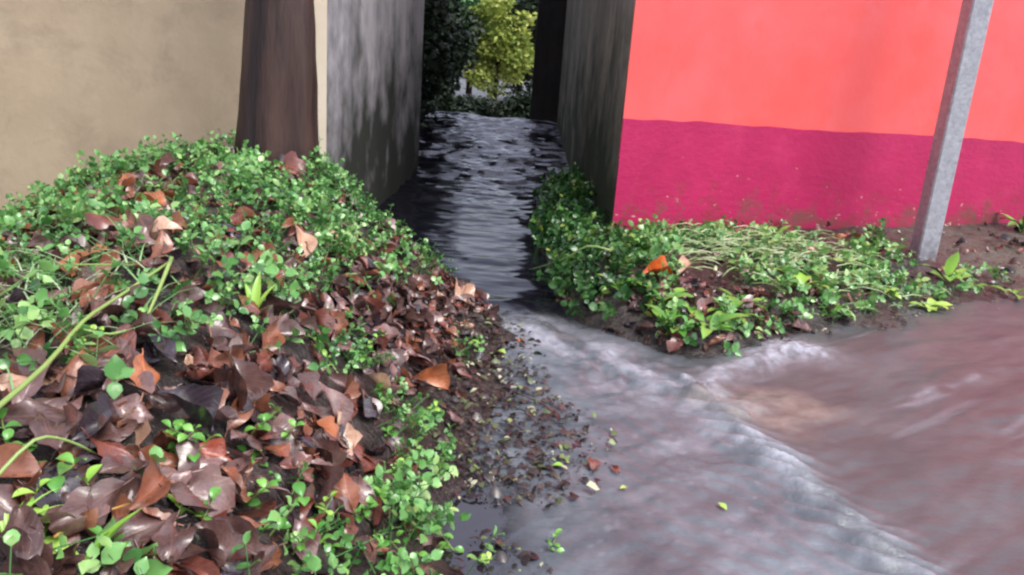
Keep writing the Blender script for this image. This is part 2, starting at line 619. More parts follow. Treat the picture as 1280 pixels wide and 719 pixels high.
def terrain(x, y, fine=True):
    x, y = np.asarray(x, float), np.asarray(y, float)
    sh = x.shape
    xf, yf = x.ravel(), y.ravel()
    z = np.empty(len(xf))
    for i in range(0, len(xf), 20000):
        s = slice(i, i + 20000)
        k = _tps((xf[s, None] - PT[:, 0]) ** 2 + (yf[s, None] - PT[:, 1]) ** 2)
        z[s] = k @ _S[:_n] + _S[_n] + xf[s] * _S[_n + 1] + yf[s] * _S[_n + 2]
    z = np.clip(z, -.10, .70)
    # beyond the modelled area: level street, and garden ground behind the buildings
    far = sstep(0, 1.6, np.maximum.reduce([-3.2 - xf, xf - 4.6, -.6 - yf]))
    z = z * (1 - far) + (-.09) * far
    back = sstep(9.0, 9.9, yf)
    z = z * (1 - back) + back * .30
    drop = sstep(10.2, 11.2, yf)
    z = z - drop * .28
    dm, _t = seg((xf, yf), (.0, 4.2), (.15, 3.1))
    dm2, _t = seg((xf, yf), (.15, 3.1), (.45, 2.6))
    z = z - np.maximum(.16 * np.exp(-(dm / .12) ** 2), .12 * np.exp(-(dm2 / .13) ** 2))
    inl = sstep(3.85, 4.2, yf) * (1 - sstep(9.8, 10.4, yf)) * (1 - sstep(.08, .16, xf - .5 * sstep(6.2, 6.8, yf)))
    z = z * (1 - inl) + inl * np.minimum(z, chute(xf, yf) - .07)
    if fine:
        z = z + (fbm(xf * 9 + 40, yf * 9 + 40, 4) - .5) * .035 * sstep(-.06, .03, z) + (fbm(xf * 3.5 + 11, yf * 3.5, 2) - .5) * .07 * sstep(.1, .35, z) + (fbm(xf * 40, yf * 40, 2) - .5) * .012
    return z.reshape(sh)


def axis(segs):
    """piecewise axis: [(start, end, step)...]"""
    a = [np.arange(s, e, st) for s, e, st in segs]
    return np.unique(np.round(np.concatenate(a), 4))


def geo(a, b, n):
    return np.sign(b) * (abs(a) * (abs(b) / abs(a)) ** np.linspace(0, 1, n))


gx = np.unique(np.r_[geo(-3.4, -90, 16), axis([(-3.4, -2, .05), (-2, 1.2, .02), (1.2, 4.4, .028)]), geo(4.4, 90, 16)])
gy = np.unique(np.r_[geo(-1.0, -60, 14), axis([(-1, .4, .1), (.4, 4.6, .02), (4.6, 7, .035), (7, 14, .12)]), geo(14, 160, 16)])
GX, GY = np.meshgrid(gx, gy)


def grid_faces(nx, ny):
    i = np.arange((nx) * (ny)).reshape(ny, nx)
    return np.stack([i[:-1, :-1], i[:-1, 1:], i[1:, 1:], i[1:, :-1]], -1).reshape(-1, 4)


GZ = terrain(GX, GY)
sandy = sstep(.9, .2, np.hypot((GX - 3.2) / 1.15, (GY - 5.0) / .9)) * .9
ground = link('ground', mesh_data('ground', np.stack([GX, GY, GZ], -1).reshape(-1, 3), grid_faces(len(gx), len(gy)), m_ground, attrs={'sand': sandy}))
tag(ground, 'dark wet muddy ground rising into a heap beside the flooded street', kind='structure')

# ------------------------------------------------------------------ water
wx = np.unique(np.r_[geo(-1.3, -90, 12), axis([(-1.3, -.6, .03), (-.6, 1.7, .012), (1.7, 3.2, .018), (3.2, 5, .05)]), geo(5, 90, 14)])
wy = np.unique(np.r_[geo(-1.0, -60, 12), axis([(-1, .9, .08), (.9, 4.2, .012), (4.2, 10.4, .018), (10.4, 13, .05)])])
WX, WY = np.meshgrid(wx, wy)
P2 = (WX, WY)
WZ = chute(WX, WY)
lane = sstep(2.95, 3.35, WY + .25 * (fbm(WX * 6, WY * 6, 3) - .5)) * (1 - sstep(.5, .8, WX))
street = 1 - lane
# lane ripples: short crests across the flow
ww = (fbm(WX * 3.4 + 3 + .6 * vnoise(WX * 2, WY * 2), WY * 8, 3) - .5) * .062 + (vnoise(WX * 9, WY * 24) - .5) * .008
WZ += lane * ww * (0.28 + 1.15 * sstep(4.6, 7.4, WY))
# street flow lines
a1 = at_z(1090, 515, 0)[:2]
b1 = at_z(1270, 452, 0)[:2]
fd = (b1 - a1) / np.linalg.norm(b1 - a1)
s_al = WX * fd[0] + WY * fd[1]
s_ac = -WX * fd[1] + WY * fd[0]
near = sstep(6, 3.5, np.hypot(WX, WY))
st = (fbm(s_al * 2.2 + 9, s_ac * 8, 4) - .5) * .034 + (fbm(s_al * 6, s_ac * 22 + 3, 3) - .5) * .005
# the run-out of the lane turns right across the shallow mouth
m0 = at_z(650, 410, 0)[:2]
m1 = at_z(780, 465, 0)[:2]
m2 = at_z(880, 490, 0)[:2]
m3 = at_z(1000, 600, 0)[:2]
m4 = at_z(1150, 730, 0)[:2]
d01, t01 = seg(P2, m0, m1)
d12, t12 = seg(P2, m1, m2)
d23, t23 = seg(P2, m2, m3)
d34, t34 = seg(P2, m3, m4)
jet = np.maximum.reduce([np.exp(-(d01 / .22) ** 2), np.exp(-(d12 / .20) ** 2) * .9])
turb = (fbm(WX * 14, WY * 14 + 7, 4) - .5)
WZ += street * near * (st + jet * turb * .06)
# standing waves over the sunken kerb: a chain of small lens-shaped humps
dr = np.minimum(d23, d34)
tot = np.where(d23 < d34, t23 * np.linalg.norm(m3 - m2), np.linalg.norm(m3 - m2) + t34 * np.linalg.norm(m4 - m3))
kd = (m4 - m2) / np.linalg.norm(m4 - m2)
side = (WX - m2[0]) * -kd[1] + (WY - m2[1]) * kd[0]          # + on the street side
warp = (fbm(WX * 5, WY * 5, 2) - .5)
side = side + warp * .07 + (fbm(WX * 14, WY * 14, 2) - .5) * .04
phase = (tot + side * -.9 + warp * .09) / .082
hump = .5 + .5 * np.sin(2 * np.pi * phase)
rid = np.exp(-((side + .03) / .085) ** 2) * (dr < .3) * np.exp(-(np.maximum(dr - abs(side), 0) / .1) ** 2)
leftwave = sstep(.0, -.08, side) * sstep(-.75, -.15, side) * sstep(2.9, 2.2, WY)
WZ += street * (rid * (.012 + .024 * hump) + leftwave * (.5 + .5 * np.sin(2 * np.pi * ((tot * .9 - side * 1.2 + warp * .35) / .11))) * .008)
# breaking crest where the current folds round the bank's tip
c0, c1 = at_z(905, 478, 0)[:2], at_z(1000, 436, 0)[:2]
cpts = [at_z(u_, v_, 0)[:2] for u_, v_ in ((868, 482), (905, 468), (940, 452), (975, 438), (1003, 440))]
crest = np.zeros_like(WX)
for k in range(4):
    dc, tc = seg(P2, cpts[k], cpts[k + 1])
    crest = np.maximum(crest, np.exp(-(dc / (.05 + .02 * k)) ** 2) * (.25 + .25 * (k + tc) / 1.33))
crest *= .45 + .9 * fbm(s_al * 6, s_ac * 30 + 8, 3)
WZ += crest * (.03 + .03 * (fbm(WX * 30, WY * 30, 2) - .5))
# still pools at the heap's foot
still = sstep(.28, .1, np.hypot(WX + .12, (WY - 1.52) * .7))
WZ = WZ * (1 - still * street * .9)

foam = np.zeros_like(WX)
tn = fbm(WX * 22 + 5, WY * 22, 4)
jx = np.cos(.9) * 0 + WX * .55 - WY * .83
jy = WX * .83 + WY * .55
foam += jet * sstep(.42, .72, fbm(jx * 4 + 5, jy * 15, 4)) * .5 + jet * sstep(.55, .75, fbm(WX * 12, WY * 12, 3)) * .25
foam += rid * (.06 + .5 * hump ** 1.5) * (.4 + 1.2 * sstep(.3, .65, fbm(WX * 7 + 3, WY * 7, 3))) * (0.5 + fbm(WX * 40, WY * 40, 2))
foam += leftwave * (.04 + sstep(.45, .85, fbm(s_al * 5, s_ac * 12 + 2, 4)) * .24)
foam += crest * (.45 + .75 * sstep(.35, .6, fbm(WX * 40, WY * 25, 3)))
streak = sstep(.60, .76, fbm(s_al * 1.7 + 4, s_ac * 16 + 1, 3)) * sstep(.45, .6, fbm(WX * 2.2, WY * 2.2, 2))
foam += street * near * sstep(-.05, .1, side) * streak * .2
lp0, lp1 = at_z(1100, 512, 0)[:2], at_z(1275, 455, 0)[:2]
dl, tl = seg(P2, lp0, lp1)
foam += np.exp(-((dl + (vnoise(s_al * 6, s_al * 0) - .5) * .05) / .022) ** 2) * .3 * sstep(.3, .6, vnoise(s_al * 9, s_ac * 30))
# bubbles scattered over the slack water
foam += street * near * sstep(.84, .92, vnoise(WX * 38, WY * 38)) * sstep(.1, -.2, side) * .18
foam = np.clip(foam, 0, 1) * near * (1 - still)
foam += lane * sstep(5.2, 8.2, WY) * sstep(-.85, -.2, WX + .25 * (fbm(WX * 3, WY * 2, 2) - .5)) * sstep(.40, .68, fbm(WX * 4 + 9, WY * 10, 4)) * .8  # pale streaks painted in for sky glare on the upper lane water
sp = at_z(965, 512, 0)[:2]
silt = sstep(1.0, .25, np.hypot((WX - sp[0] + .25 * (WY - sp[1])) / .36, (WY - sp[1]) / .22) + (fbm(WX * 8, WY * 8, 3) - .5) * 1.1)
slack = sstep(.08, -.18, side) * sstep(3.2, 2.6, WY)         # greyer on the heap's side of the kerb: sky reflection painted in
clear = lane  # lane mask; the water there is painted dark for shade


def water_mat():
    m = Mat('flood_water', 0.09, 0.6)
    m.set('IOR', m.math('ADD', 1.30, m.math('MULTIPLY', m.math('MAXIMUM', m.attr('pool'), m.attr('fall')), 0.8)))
    v = m.coords()
    n = m.noise(v, 2.6, 5, 0.65, 0.5)
    brown = m.ramp(n, [(0.3, lin(75, 79, 83)), (0.55, lin(88, 91, 95)), (0.75, lin(102, 105, 108))])
    grey = m.ramp(m.noise(v, 5, 5, 0.7), [(0.28, lin(74, 79, 86)), (0.5, lin(98, 104, 112)), (0.72, lin(124, 130, 138))])
    c = m.mix(m.attr('slack'), brown, grey)
    c = m.mix(m.attr('silt'), c, m.ramp(m.noise(v, 14, 4), [(0.35, lin(104, 97, 94)), (0.7, lin(142, 134, 128))]))
    c = m.mix(m.attr('clear'), c, lin(19, 18, 27))  # near-black navy: lane shade and dark reflections put into the colour
    c = m.mix(m.attr('pool'), c, lin(40, 34, 38))
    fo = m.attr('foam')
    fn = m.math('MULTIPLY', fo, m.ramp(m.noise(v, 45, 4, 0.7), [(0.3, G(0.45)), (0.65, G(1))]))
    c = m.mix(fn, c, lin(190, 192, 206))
    m.color(c)
    m.set('Roughness', m.math('ADD', m.math('SUBTRACT', 0.30, m.math('MULTIPLY', m.math('MAXIMUM', m.attr('pool'), m.math('MULTIPLY', m.attr('clear'), 0.85)), 0.24)), m.math('MULTIPLY', fn, 0.4)))
    h = m.math('ADD', m.noise(m.coords((.55, 2.0, 1), rot=(0, 0, -math.atan2(fd[1], fd[0]))), 16, 4, 0.6, 0.6), m.math('MULTIPLY', m.noise(v, 60, 3), 0.25))
    bn = m.n('ShaderNodeBump')
    bn.inputs['Distance'].default_value = 0.012
    m.l(m.math('SUBTRACT', 0.3, m.math('MULTIPLY', m.math('MAXIMUM', m.attr('pool'), m.attr('clear')), 0.26)), bn.inputs['Strength'])
    m.l(h, bn.inputs['Height'])
    m.l(bn.outputs[0], m.b.inputs['Normal'])
    return m.m


m_water = water_mat()
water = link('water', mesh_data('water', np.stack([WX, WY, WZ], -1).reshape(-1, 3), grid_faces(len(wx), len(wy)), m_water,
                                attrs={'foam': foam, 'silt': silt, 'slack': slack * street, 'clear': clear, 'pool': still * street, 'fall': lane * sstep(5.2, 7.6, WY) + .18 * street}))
tag(water, 'muddy brown flood water running out of the narrow lane into the street', kind='structure')

# ------------------------------------------------------------------ buildings
E_DIR = np.array([.922, .388])                 # both street fronts run this way
N_DIR = np.array([.388, -.922])                # towards the street


def panel(mb, a, b, z0, z1, thick, inward, nx=2, nz=2, top=None):
    """an upright slab between plan points a and b, its outer face on the line a-b; top(t) may waver"""
    a, b, inward = np.array(a), np.array(b), np.array(inward)
    V, Fc = [], []
    for side_ in (0, 1):
        for j in range(nz + 1):
            for i in range(nx + 1):
                t = i / nx
                p = a + (b - a) * t + inward * thick * side_
                zt = top(t) if top else z1
                V.append((p[0], p[1], z0 + (zt - z0) * j / nz))
    N = (nx + 1) * (nz + 1)
    q = lambda i, j, s: s * N + j * (nx + 1) + i
    for j in range(nz):
        for i in range(nx):
            Fc.append((q(i, j, 0), q(i + 1, j, 0), q(i + 1, j + 1, 0), q(i, j + 1, 0)))
            Fc.append((q(i, j, 1), q(i, j + 1, 1), q(i + 1, j + 1, 1), q(i + 1, j, 1)))
    for i in range(nx):
        Fc.append((q(i, nz, 0), q(i + 1, nz, 0), q(i + 1, nz, 1), q(i, nz, 1)))
        Fc.append((q(i + 1, 0, 0), q(i, 0, 0), q(i, 0, 1), q(i + 1, 0, 1)))
    for j in range(nz):
        Fc.append((q(0, j, 0), q(0, j + 1, 0), q(0, j + 1, 1), q(0, j, 1)))
        Fc.append((q(nx, j + 1, 0), q(nx, j, 0), q(nx, j, 1), q(nx, j + 1, 1)))
    mb.add(V, Fc)


def wall(name, mat, root, a, b, z0, z1, thick, inward, **kw):
    mb = MB()
    panel(mb, a, b, z0, z1, thick, inward, **kw)
    return mb.build(name, mat, root, smooth=False)


CR = np.array([.55, 4.40])                      # corner of the red house on the lane
CL = np.array([-1.00, 3.93])                    # corner of the cream house on the lane
HT = 4.3
red = thing('red_house', (CR[0], CR[1], 0), 'coral red house with a magenta painted band along the bottom of its wall', 'house')
far_r = CR + E_DIR * 7
wob = rng.random(400)
tw = lambda t: .812 - .02 * t + .006 * math.sin(t * 23) + .010 * (vnoise(np.array([t * 55.]), np.array([2.]))[0] - .5)
RS = np.array([-.029, .9996])
wall('upper_wall', m_coral, red, CR, far_r, .60, HT, .22, RS, nx=60, nz=30)
wall('painted_band', m_magenta, red, CR + N_DIR * .004 + E_DIR * .001, far_r + N_DIR * .004, -.15, .8, .003, -N_DIR, nx=300, nz=12, top=tw)
LR_ = np.array([.40, 9.6])
wall('side_wall', m_dark.m, red, LR_, CR + RS * .012 - E_DIR * .005, -.15, HT - .01, .2, E_DIR, nx=20, nz=20)
wall('base_wall', m_stone.m, red, CR + RS * .006 + E_DIR * .002, far_r + RS * .006, -.15, .597, .2, RS)
wall('shading_roof', m_roof.m, red, CR + RS * .9 - E_DIR * .38, far_r + RS * .9, HT + .002, HT + .16, 4.6, RS)  # overhang past the side wall is added, out of view, to shade the lane

cre = thing('cream_house', (CL[0], CL[1], 0), 'house with a stained cream plaster wall behind the leaf heap', 'house')
far_l = CL - E_DIR * 8
LS = np.array([.023, .9997])
wall('front_wall', m_cream.m, cre, far_l, CL, -.1, HT + .1, .22, LS, nx=60, nz=30)
wall('corner_strip', m_strip.m, cre, CL - E_DIR * .17 + N_DIR * .006, CL + E_DIR * .006 + N_DIR * .006, -.1, HT + .09, .006, -N_DIR, nx=6, nz=20)
LL_ = np.array([-.93, 7.0])
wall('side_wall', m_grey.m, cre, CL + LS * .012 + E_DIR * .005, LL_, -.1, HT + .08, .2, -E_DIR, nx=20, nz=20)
wall('shading_roof', m_roof.m, cre, far_l + LS * .9, CL + LS * .9 + E_DIR * .3, HT + .102, HT + .26, 2.6, LS)  # its lane overhang is likewise added to block skylight

# dark old wall closing the right of the lane beyond the red house
p0, p1 = at_d(662, 150, 10.0), at_d(712, 150, 9.9)
dw = thing('garden_wall', (p0[0], 10.0, .3), 'dark old stone wall at the head of the lane beyond the red house', 'wall')
wall('wall_face', m_stone.m, dw, (p0[0], 10.0), (1.6, 9.75), .2, 3.4, .5, (.0, 1), nx=8, nz=10)
wall('coping', m_roof.m, dw, (p0[0] - .04, 9.96), (1.6, 9.71), 3.402, 3.5, .58, (0, 1))

# ------------------------------------------------------------------ the square post
pp = at_z(1151, 328, .07)
pz = float(terrain(pp[0], pp[1]))
post = thing('metal_post', (pp[0], pp[1], pz), 'square grey galvanised metal post standing in the mud before the magenta wall band', 'post')


def sq_tube(w_, z0, z1, ch=.008):
    h = w_ / 2
    prof = [(h - ch, -h), (h, -h + ch), (h, h - ch), (h - ch, h), (-h + ch, h), (-h, h - ch), (-h, -h + ch), (-h + ch, -h)]
    V = [(x, y, z) for z in (z0, z1) for x, y in prof]
    Fc = [(i, (i + 1) % 8, 8 + (i + 1) % 8, 8 + i) for i in range(8)] + [tuple(range(7, -1, -1)), tuple(range(8, 16))]
    return V, Fc


V, Fc = sq_tube(.118, -.2, 2.4)
sh = link('shaft', mesh_data('shaft', V, Fc, m_post, smooth=False), post)
V, Fc = sq_tube(.128, 2.401, 2.416)
cp = link('cap', mesh_data('cap', V, Fc, m_post, smooth=False), post)
post.rotation_euler.z = R(2)

# ------------------------------------------------------------------ tree by the cream wall
tx, ty = at_d(342, 120, 3.25)[:2]
tz0 = float(terrain(tx, ty))
tree = thing('tree', (tx, ty, tz0), 'dark brown tree trunk growing from the heap against the cream wall', 'tree')


def trunk_mesh(base, pts, rads, n=20, seed=0):
    V, Fc = [], []
    rs = np.random.default_rng(seed)
    lob = rs.random(5) * 6.28
    for i, (p, r) in enumerate(zip(pts, rads)):
        for k in range(n):
            th = 2 * math.pi * k / n
            rr = r * (1 + (.05 + .02 * math.sin(i * .5)) * math.sin(2 * th + lob[0] + i * .13) + .05 * math.sin(i * .33 + th) + .045 * math.sin(3 * th + lob[1] + i * .15) + .03 * math.sin(7 * th + lob[2] - i * .05) + .02 * rs.normal() * .5)
            V.append((p[0] + rr * math.cos(th), p[1] + rr * math.sin(th), p[2]))
    for i in range(len(pts) - 1):
        for k in range(n):
            Fc.append((i * n + k, i * n + (k + 1) % n, (i + 1) * n + (k + 1) % n, (i + 1) * n + k))
    return V, Fc


zz = np.linspace(-.15, 3.2, 30)
tp = [(tx + .012 * math.sin(z * 1.7) + .022 * max(0, z - .0), ty + .01 * z, tz0 + z) for z in zz]
tr = [.131 + .03 * math.exp(-max(z, 0) / .12) + .012 * math.sin(z * 4 + 1) for z in zz]
V, Fc = trunk_mesh(None, tp, tr, 28, 3)
link('trunk', mesh_data('trunk', np.array(V) - np.array(tree.location), Fc, m_bark), tree)
mb = MB()
for ang, ln in ((.4, 1.5), (2.3, 1.3), (3.9, 1.4)):
    b = Vector(tp[-2])
    q = [b + Vector((math.cos(ang) * ln * t, math.sin(ang) * ln * t * .6, 1.6 * t - .1)) for t in (0, .3, .65, 1)]
    mb.tube(q, [.085, .07, .05, .025], 8)
mb.build('limb', m_bark, tree)


# ------------------------------------------------------------------ foliage crowns (small leaf faces)
def leaf_cards(C, size, seed, tint, up=.3):
    """one four-triangle folded leaf per centre; returns V, F, tint"""
    rs = np.random.default_rng(seed)
    n = len(C)
    d = rs.normal(size=(n, 3))
    d[:, 2] = d[:, 2] * .6 - .15
    d /= np.linalg.norm(d, axis=1)[:, None]
    nn = rs.normal(size=(n, 3))
    nn[:, 2] += up * 3
    s = np.cross(d, nn)
    s /= np.linalg.norm(s, axis=1)[:, None]
    nn = np.cross(s, d)
    L = size * (.7 + .6 * rs.random((n, 1)))
    W = L * .3
    V = np.stack([C, C + d * L * .5 + s * W + nn * W * .35, C + d * L - nn * W * .3, C + d * L * .5 - s * W + nn * W * .35, C + d * L * .5], 1).reshape(-1, 3)
    b = np.arange(n)[:, None, None] * 5
    Fc = (b + np.array([[0, 1, 4], [1, 2, 4], [2, 3, 4], [3, 0, 4]])).reshape(-1, 3)
    return V, Fc, np.repeat(tint, 5)


def crown(name, parent, centres, n, size, mat, seed, spread=.35):
    rs = np.random.default_rng(seed)
    cs = np.array([c[:3] for c in centres])
    rr = np.array([c[3] for c in centres])
    k = rs.choice(len(cs), n, p=rr ** 2 / (rr ** 2).sum())
    u = rs.normal(size=(n, 3))
    u /= np.linalg.norm(u, axis=1)[:, None]
    rad = rr[k] * (.45 + .55 * rs.random(n) ** .6)
    C = cs[k] + u * rad[:, None] * np.array([1, 1, .8])
    lum = rs.random(len(cs))[k] * .45 + rs.random(n) * .55
    V, Fc, t = leaf_cards(C, size, seed + 1, lum)
    return link(name, mesh_data(name, V - np.array(parent.location), Fc, mat, attrs={'tint': t}), parent)


def blob_cloud(c, ext, n, r, seed):
    rs = np.random.default_rng(seed)
    out = []
    while len(out) < n:
        p = rs.uniform(-1, 1, 3)
        if (p ** 2).sum() < 1:
            out.append((c[0] + p[0] * ext[0], c[1] + p[1] * ext[1], c[2] + p[2] * ext[2], r * (.6 + .8 * rs.random())))
    return out


def bg_tree(name, base, height, trunk_r, clumps, n, size, mat, label, cat, seed, group=None):
    t = thing(name, base, label, cat, group)
    b = Vector(base)
    mb = MB()
    mb.tube([b + Vector((0, 0, -.1)), b + Vector((.03, 0, height * .35)), b + Vector((-.03, .05, height * .8))], [trunk_r, trunk_r * .8, trunk_r * .35], 9)
    rs = random.Random(seed)
    for c in rs.sample(clumps, min(8, len(clumps))):
        s = b + Vector((0, 0, height * rs.uniform(.25, .6)))
        e = Vector(c[:3])
        mb.tube([s, s.lerp(e, .5) + Vector((0, 0, .06)), e], [trunk_r * .45, trunk_r * .3, trunk_r * .12], 5)
    mb.build('trunk', m_bark, t)
    crown('crown', t, clumps, n, size, mat, seed)
    return t


yb = at_d(622, 60, 30.0)
cl = blob_cloud((yb[0], 30.0, 2.0), (1.35, 1.0, 1.75), 60, .42, 5)
bg_tree('shrub', (yb[0], 30.2, .0), 3.2, .08, cl, 6500, .19, m_yellow, 'yellow green leafy shrub lit up at the far end of the lane', 'shrub', 21)
fb = at_d(592, 0, 38.0)
bg_tree('tree', (fb[0], 38, .0), 5.2, .16, blob_cloud((fb[0], 38, 3.2), (2.4, 1.2, 2.0), 60, .75, 6), 6500, .3, m_farfol, 'pale green tree behind the yellow green shrub at the end of the lane', 'tree', 31)
rb_ = at_d(652, 60, 34.0)
bg_tree('tree', (rb_[0], 34, .0), 5.0, .14, blob_cloud((rb_[0] + .5, 34, 2.6), (1.3, 1.2, 2.2), 50, .6, 7), 6500, .26, m_darkfol, 'dark green tree to the right of the yellow green shrub behind the lane', 'tree', 41)
lb_ = at_d(560, 60, 26.0)
bg_tree('tree', (lb_[0], 26, .0), 3.6, .12, blob_cloud((lb_[0], 26, 1.9), (.7, .8, 1.7), 40, .45, 17), 5000, .2, m_darkfol, 'dark green tree to the left of the yellow green shrub behind the lane', 'tree', 43)
bg_tree('tree', (-1.75, 8.3, .2), 4.2, .1, blob_cloud((-1.78, 8.3, 2.3), (.72, 1.1, 2.2), 80, .32, 14), 12000, .10, m_darkfol, 'dense dark tree added behind the cream house to darken the lane', 'tree', 66)  # added tree, keeps side light out of the lane
for k, (x_, y_, ex, zt, lab) in enumerate([(-1.5, 13.6, .8, .75, 'low dark shrub at the head of the lane below the left tree'), (-.6, 13.2, .6, .46, 'low dark shrub under the yellow green crown at the head of the lane'), (.1, 13.4, .5, .6, 'low dark shrub beside the garden wall at the head of the lane')]):
    bg_tree('shrub', (x_, y_, .0), .5, .03, blob_cloud((x_, y_, zt * .5), (ex, .4, zt * .5), 40, .2, 80 + k), 5200, .09, m_darkfol, lab, 'shrub', 90 + k)
lx = at_d(548, 80, 9.5)[0]
bg_tree('tree', (lx - .5, 10.2, .25), 3.4, .12, blob_cloud((lx - .62, 10.2, 1.9), (.75, 1.6, 1.75), 60, .34, 8), 11000, .10, m_darkfol, 'dark leafy tree on the left of the lane just past the grey wall', 'tree', 51)

# ------------------------------------------------------------------ where things grow (areas of the heap and banks)
GREEN = [  # (cx, cy, rx, ry, density) later entries overrule earlier ones
    (250, 290, 270, 125, .76), (60, 330, 130, 70, .7), (420, 250, 70, 75, 1), (250, 390, 110, 40, .65), (300, 360, 60, 60, .8),
    (185, 245, 45, 26, .12), (150, 298, 30, 26, .15), (120, 385, 46, 26, .15), (40, 385, 60, 24, .15), (110, 320, 28, 14, .2), (372, 312, 18, 26, .15), (360, 224, 26, 12, .3), (440, 365, 40, 40, .1), (205, 340, 22, 10, .2), (280, 410, 40, 22, .3),
    (438, 438, 38, 32, .85), (402, 438, 26, 12, .6), (590, 440, 48, 18, .35),
    (480, 490, 24, 30, .55), (512, 545, 44, 55, .9), (524, 600, 28, 48, .95), (505, 676, 26, 36, .8), (470, 620, 40, 26, .6),
    (410, 700, 110, 52, .7), (370, 630, 24, 24, .6), (200, 700, 50, 30, .3), (60, 716, 80, 18, .4), (8, 640, 22, 40, .35), (205, 580, 22, 28, .5), (245, 545, 18, 20, .4), (165, 630, 20, 22, .3),
    (100, 440, 30, 22, .55), (40, 430, 40, 30, .5), (120, 480, 24, 20, .4), (270, 690, 26, 30, .3), (595, 700, 36, 22, .5), (705, 706, 30, 16, .6),
]


def green_density(u, v):
    u, v = np.clip(u, 0, 1280), np.clip(v, 150, 719)
    g = np.zeros_like(u)
    wn = (fbm(u / 26, v / 26, 3) - .5) * 1.0
    for cx, cy, rx, ry, d in GREEN:
        r = np.hypot((u - cx) / rx, (v - cy) / ry) + wn
        k = sstep(1.12, .82, r)
        g = g * (1 - k) + d * k
    return g


def on_heap(x, y):
    z = terrain(x, y, False)
    return (x < .25) & (z > .012) & (y < 3.95 + .42 * (x + 1.0)) & (x < .12 - .0 * y)


def terr_normal(x, y, e=.03):
    nx = (terrain(x - e, y, False) - terrain(x + e, y, False)) / (2 * e)
    ny = (terrain(x, y - e, False) - terrain(x, y + e, False)) / (2 * e)
    n = np.stack([nx, ny, np.ones_like(nx)], -1)
    return n / np.linalg.norm(n, axis=-1)[:, None]


# template of a small pointed oval leaf: rows of (left, mid, right)
_rows = [(.0, .03), (.25, .34), (.55, .40), (.82, .22), (1.0, .0)]
LT, LFc = [], []
for t, h in _rows[:-1]:
    LT += [(t, h, .10 * h), (t, 0, -.04 - .10 * t * t), (t, -h, .10 * h)]
LT.append((1.0, 0, -.2))
for i in range(3):
    a = i * 3
    LFc += [(a, a + 3, a + 4), (a, a + 4, a + 1), (a + 1, a + 4, a + 5), (a + 1, a + 5, a + 2)]
LFc += [(9, 12, 10), (10, 12, 11)]
LT, LFc = np.array(LT), np.array(LFc)
LUV = [(p[0], .5 + p[1]) for p in LT]


def sprigs(bases, normals, leaf, seed, nodes=(2, 4), height=.05, lean=.8, wide=1.0):
    """clumps of trailing stems with opposite leaf pairs: leaves and stems in one pair of arrays"""
    rs = np.random.default_rng(seed)
    n = len(bases)
    lean_v = rs.normal(size=(n, 3)) * lean
    d = normals + lean_v
    d[:, 2] = np.abs(d[:, 2]) * .8 + .12
    d /= np.linalg.norm(d, axis=1)[:, None]
    patch = fbm(bases[:, 0] * 5 + 60, bases[:, 1] * 5, 2)
    big = .72 + .55 * sstep(.3, .7, patch)
    hh = height * (.35 + 1.3 * rs.random(n)) * big
    nn = rs.integers(nodes[0], nodes[1] + 1, n)
    tone = rs.random(n)
    LV, LTint, SV = [], [], []
    roll = rs.random(n) * 6.28
    ref = np.array([.31, .17, .93])
    a = np.cross(d, ref)
    a /= np.linalg.norm(a, axis=1)[:, None]
    b = np.cross(d, a)
    for j in range(nodes[1]):
        on = np.where(nn > j)[0]
        if not len(on):
            continue
        f = (j + 1) / nn[on]
        pos = bases[on] + d[on] * (hh[on] * f)[:, None]
        for k in range(2):
            th = roll[on] + j * 1.57 + k * math.pi + rs.normal(size=len(on)) * .3
            out = a[on] * np.cos(th)[:, None] + b[on] * np.sin(th)[:, None]
            el = (.25 + .6 * (f > .99)) + rs.normal(size=len(on)) * .3
            ax = out * np.cos(el)[:, None] + d[on] * np.sin(el)[:, None]
            ax /= np.linalg.norm(ax, axis=1)[:, None]
            sd_ = np.cross(d[on], ax)
            sd_ /= np.linalg.norm(sd_, axis=1)[:, None] + 1e-9
            up = np.cross(ax, sd_)
            s = leaf * big[on] * (.65 + .6 * rs.random(len(on))) * np.where(f > .99, .8, 1.0)
            V = (pos[:, None] + (LT[None, :, 0:1] * ax[:, None] + LT[None, :, 1:2] * wide * sd_[:, None] + LT[None, :, 2:3] * up[:, None]) * s[:, None, None])
            LV.append(V)
            tn_ = np.clip(.5 * (patch[on] - .5) + .55 * tone[on] + .45 * rs.random(len(on)) + .12 * (f - .6), 0, 1)
            LTint.append(np.repeat(tn_, len(LT)))
    LV = np.concatenate(LV)
    m_ = len(LV)
    Fc = (np.arange(m_)[:, None, None] * len(LT) + LFc).reshape(-1, 3)
    V = LV.reshape(-1, 3)
    tint = np.concatenate(LTint)
    # stems: three-sided slivers
    r = .0016
    tip = bases + d * hh[:, None]
    c = [a * r, -a * r * .5 + b * r * .87, -a * r * .5 - b * r * .87]
    SV = np.stack([bases - d * .03 + c[0], bases - d * .03 + c[1], bases - d * .03 + c[2], tip + c[0] * .6, tip + c[1] * .6, tip + c[2] * .6], 1).reshape(-1, 3)
    sb = np.arange(n)[:, None, None] * 6 + len(V)
    SF = (sb + np.array([[0, 1, 4], [0, 4, 3], [1, 2, 5], [1, 5, 4], [2, 0, 3], [2, 3, 5]])).reshape(-1, 3)
    return np.concatenate([V, SV]), np.concatenate([Fc, SF]), np.concatenate([tint, np.full(len(SV), .3)])


def scatter(n, x0, x1, y0, y1, accept, seed):
    rs = np.random.default_rng(seed)
    x, y = rs.uniform(x0, x1, n), rs.uniform(y0, y1, n)
    k = accept(x, y, rs.random(n))
    return x[k], y[k]


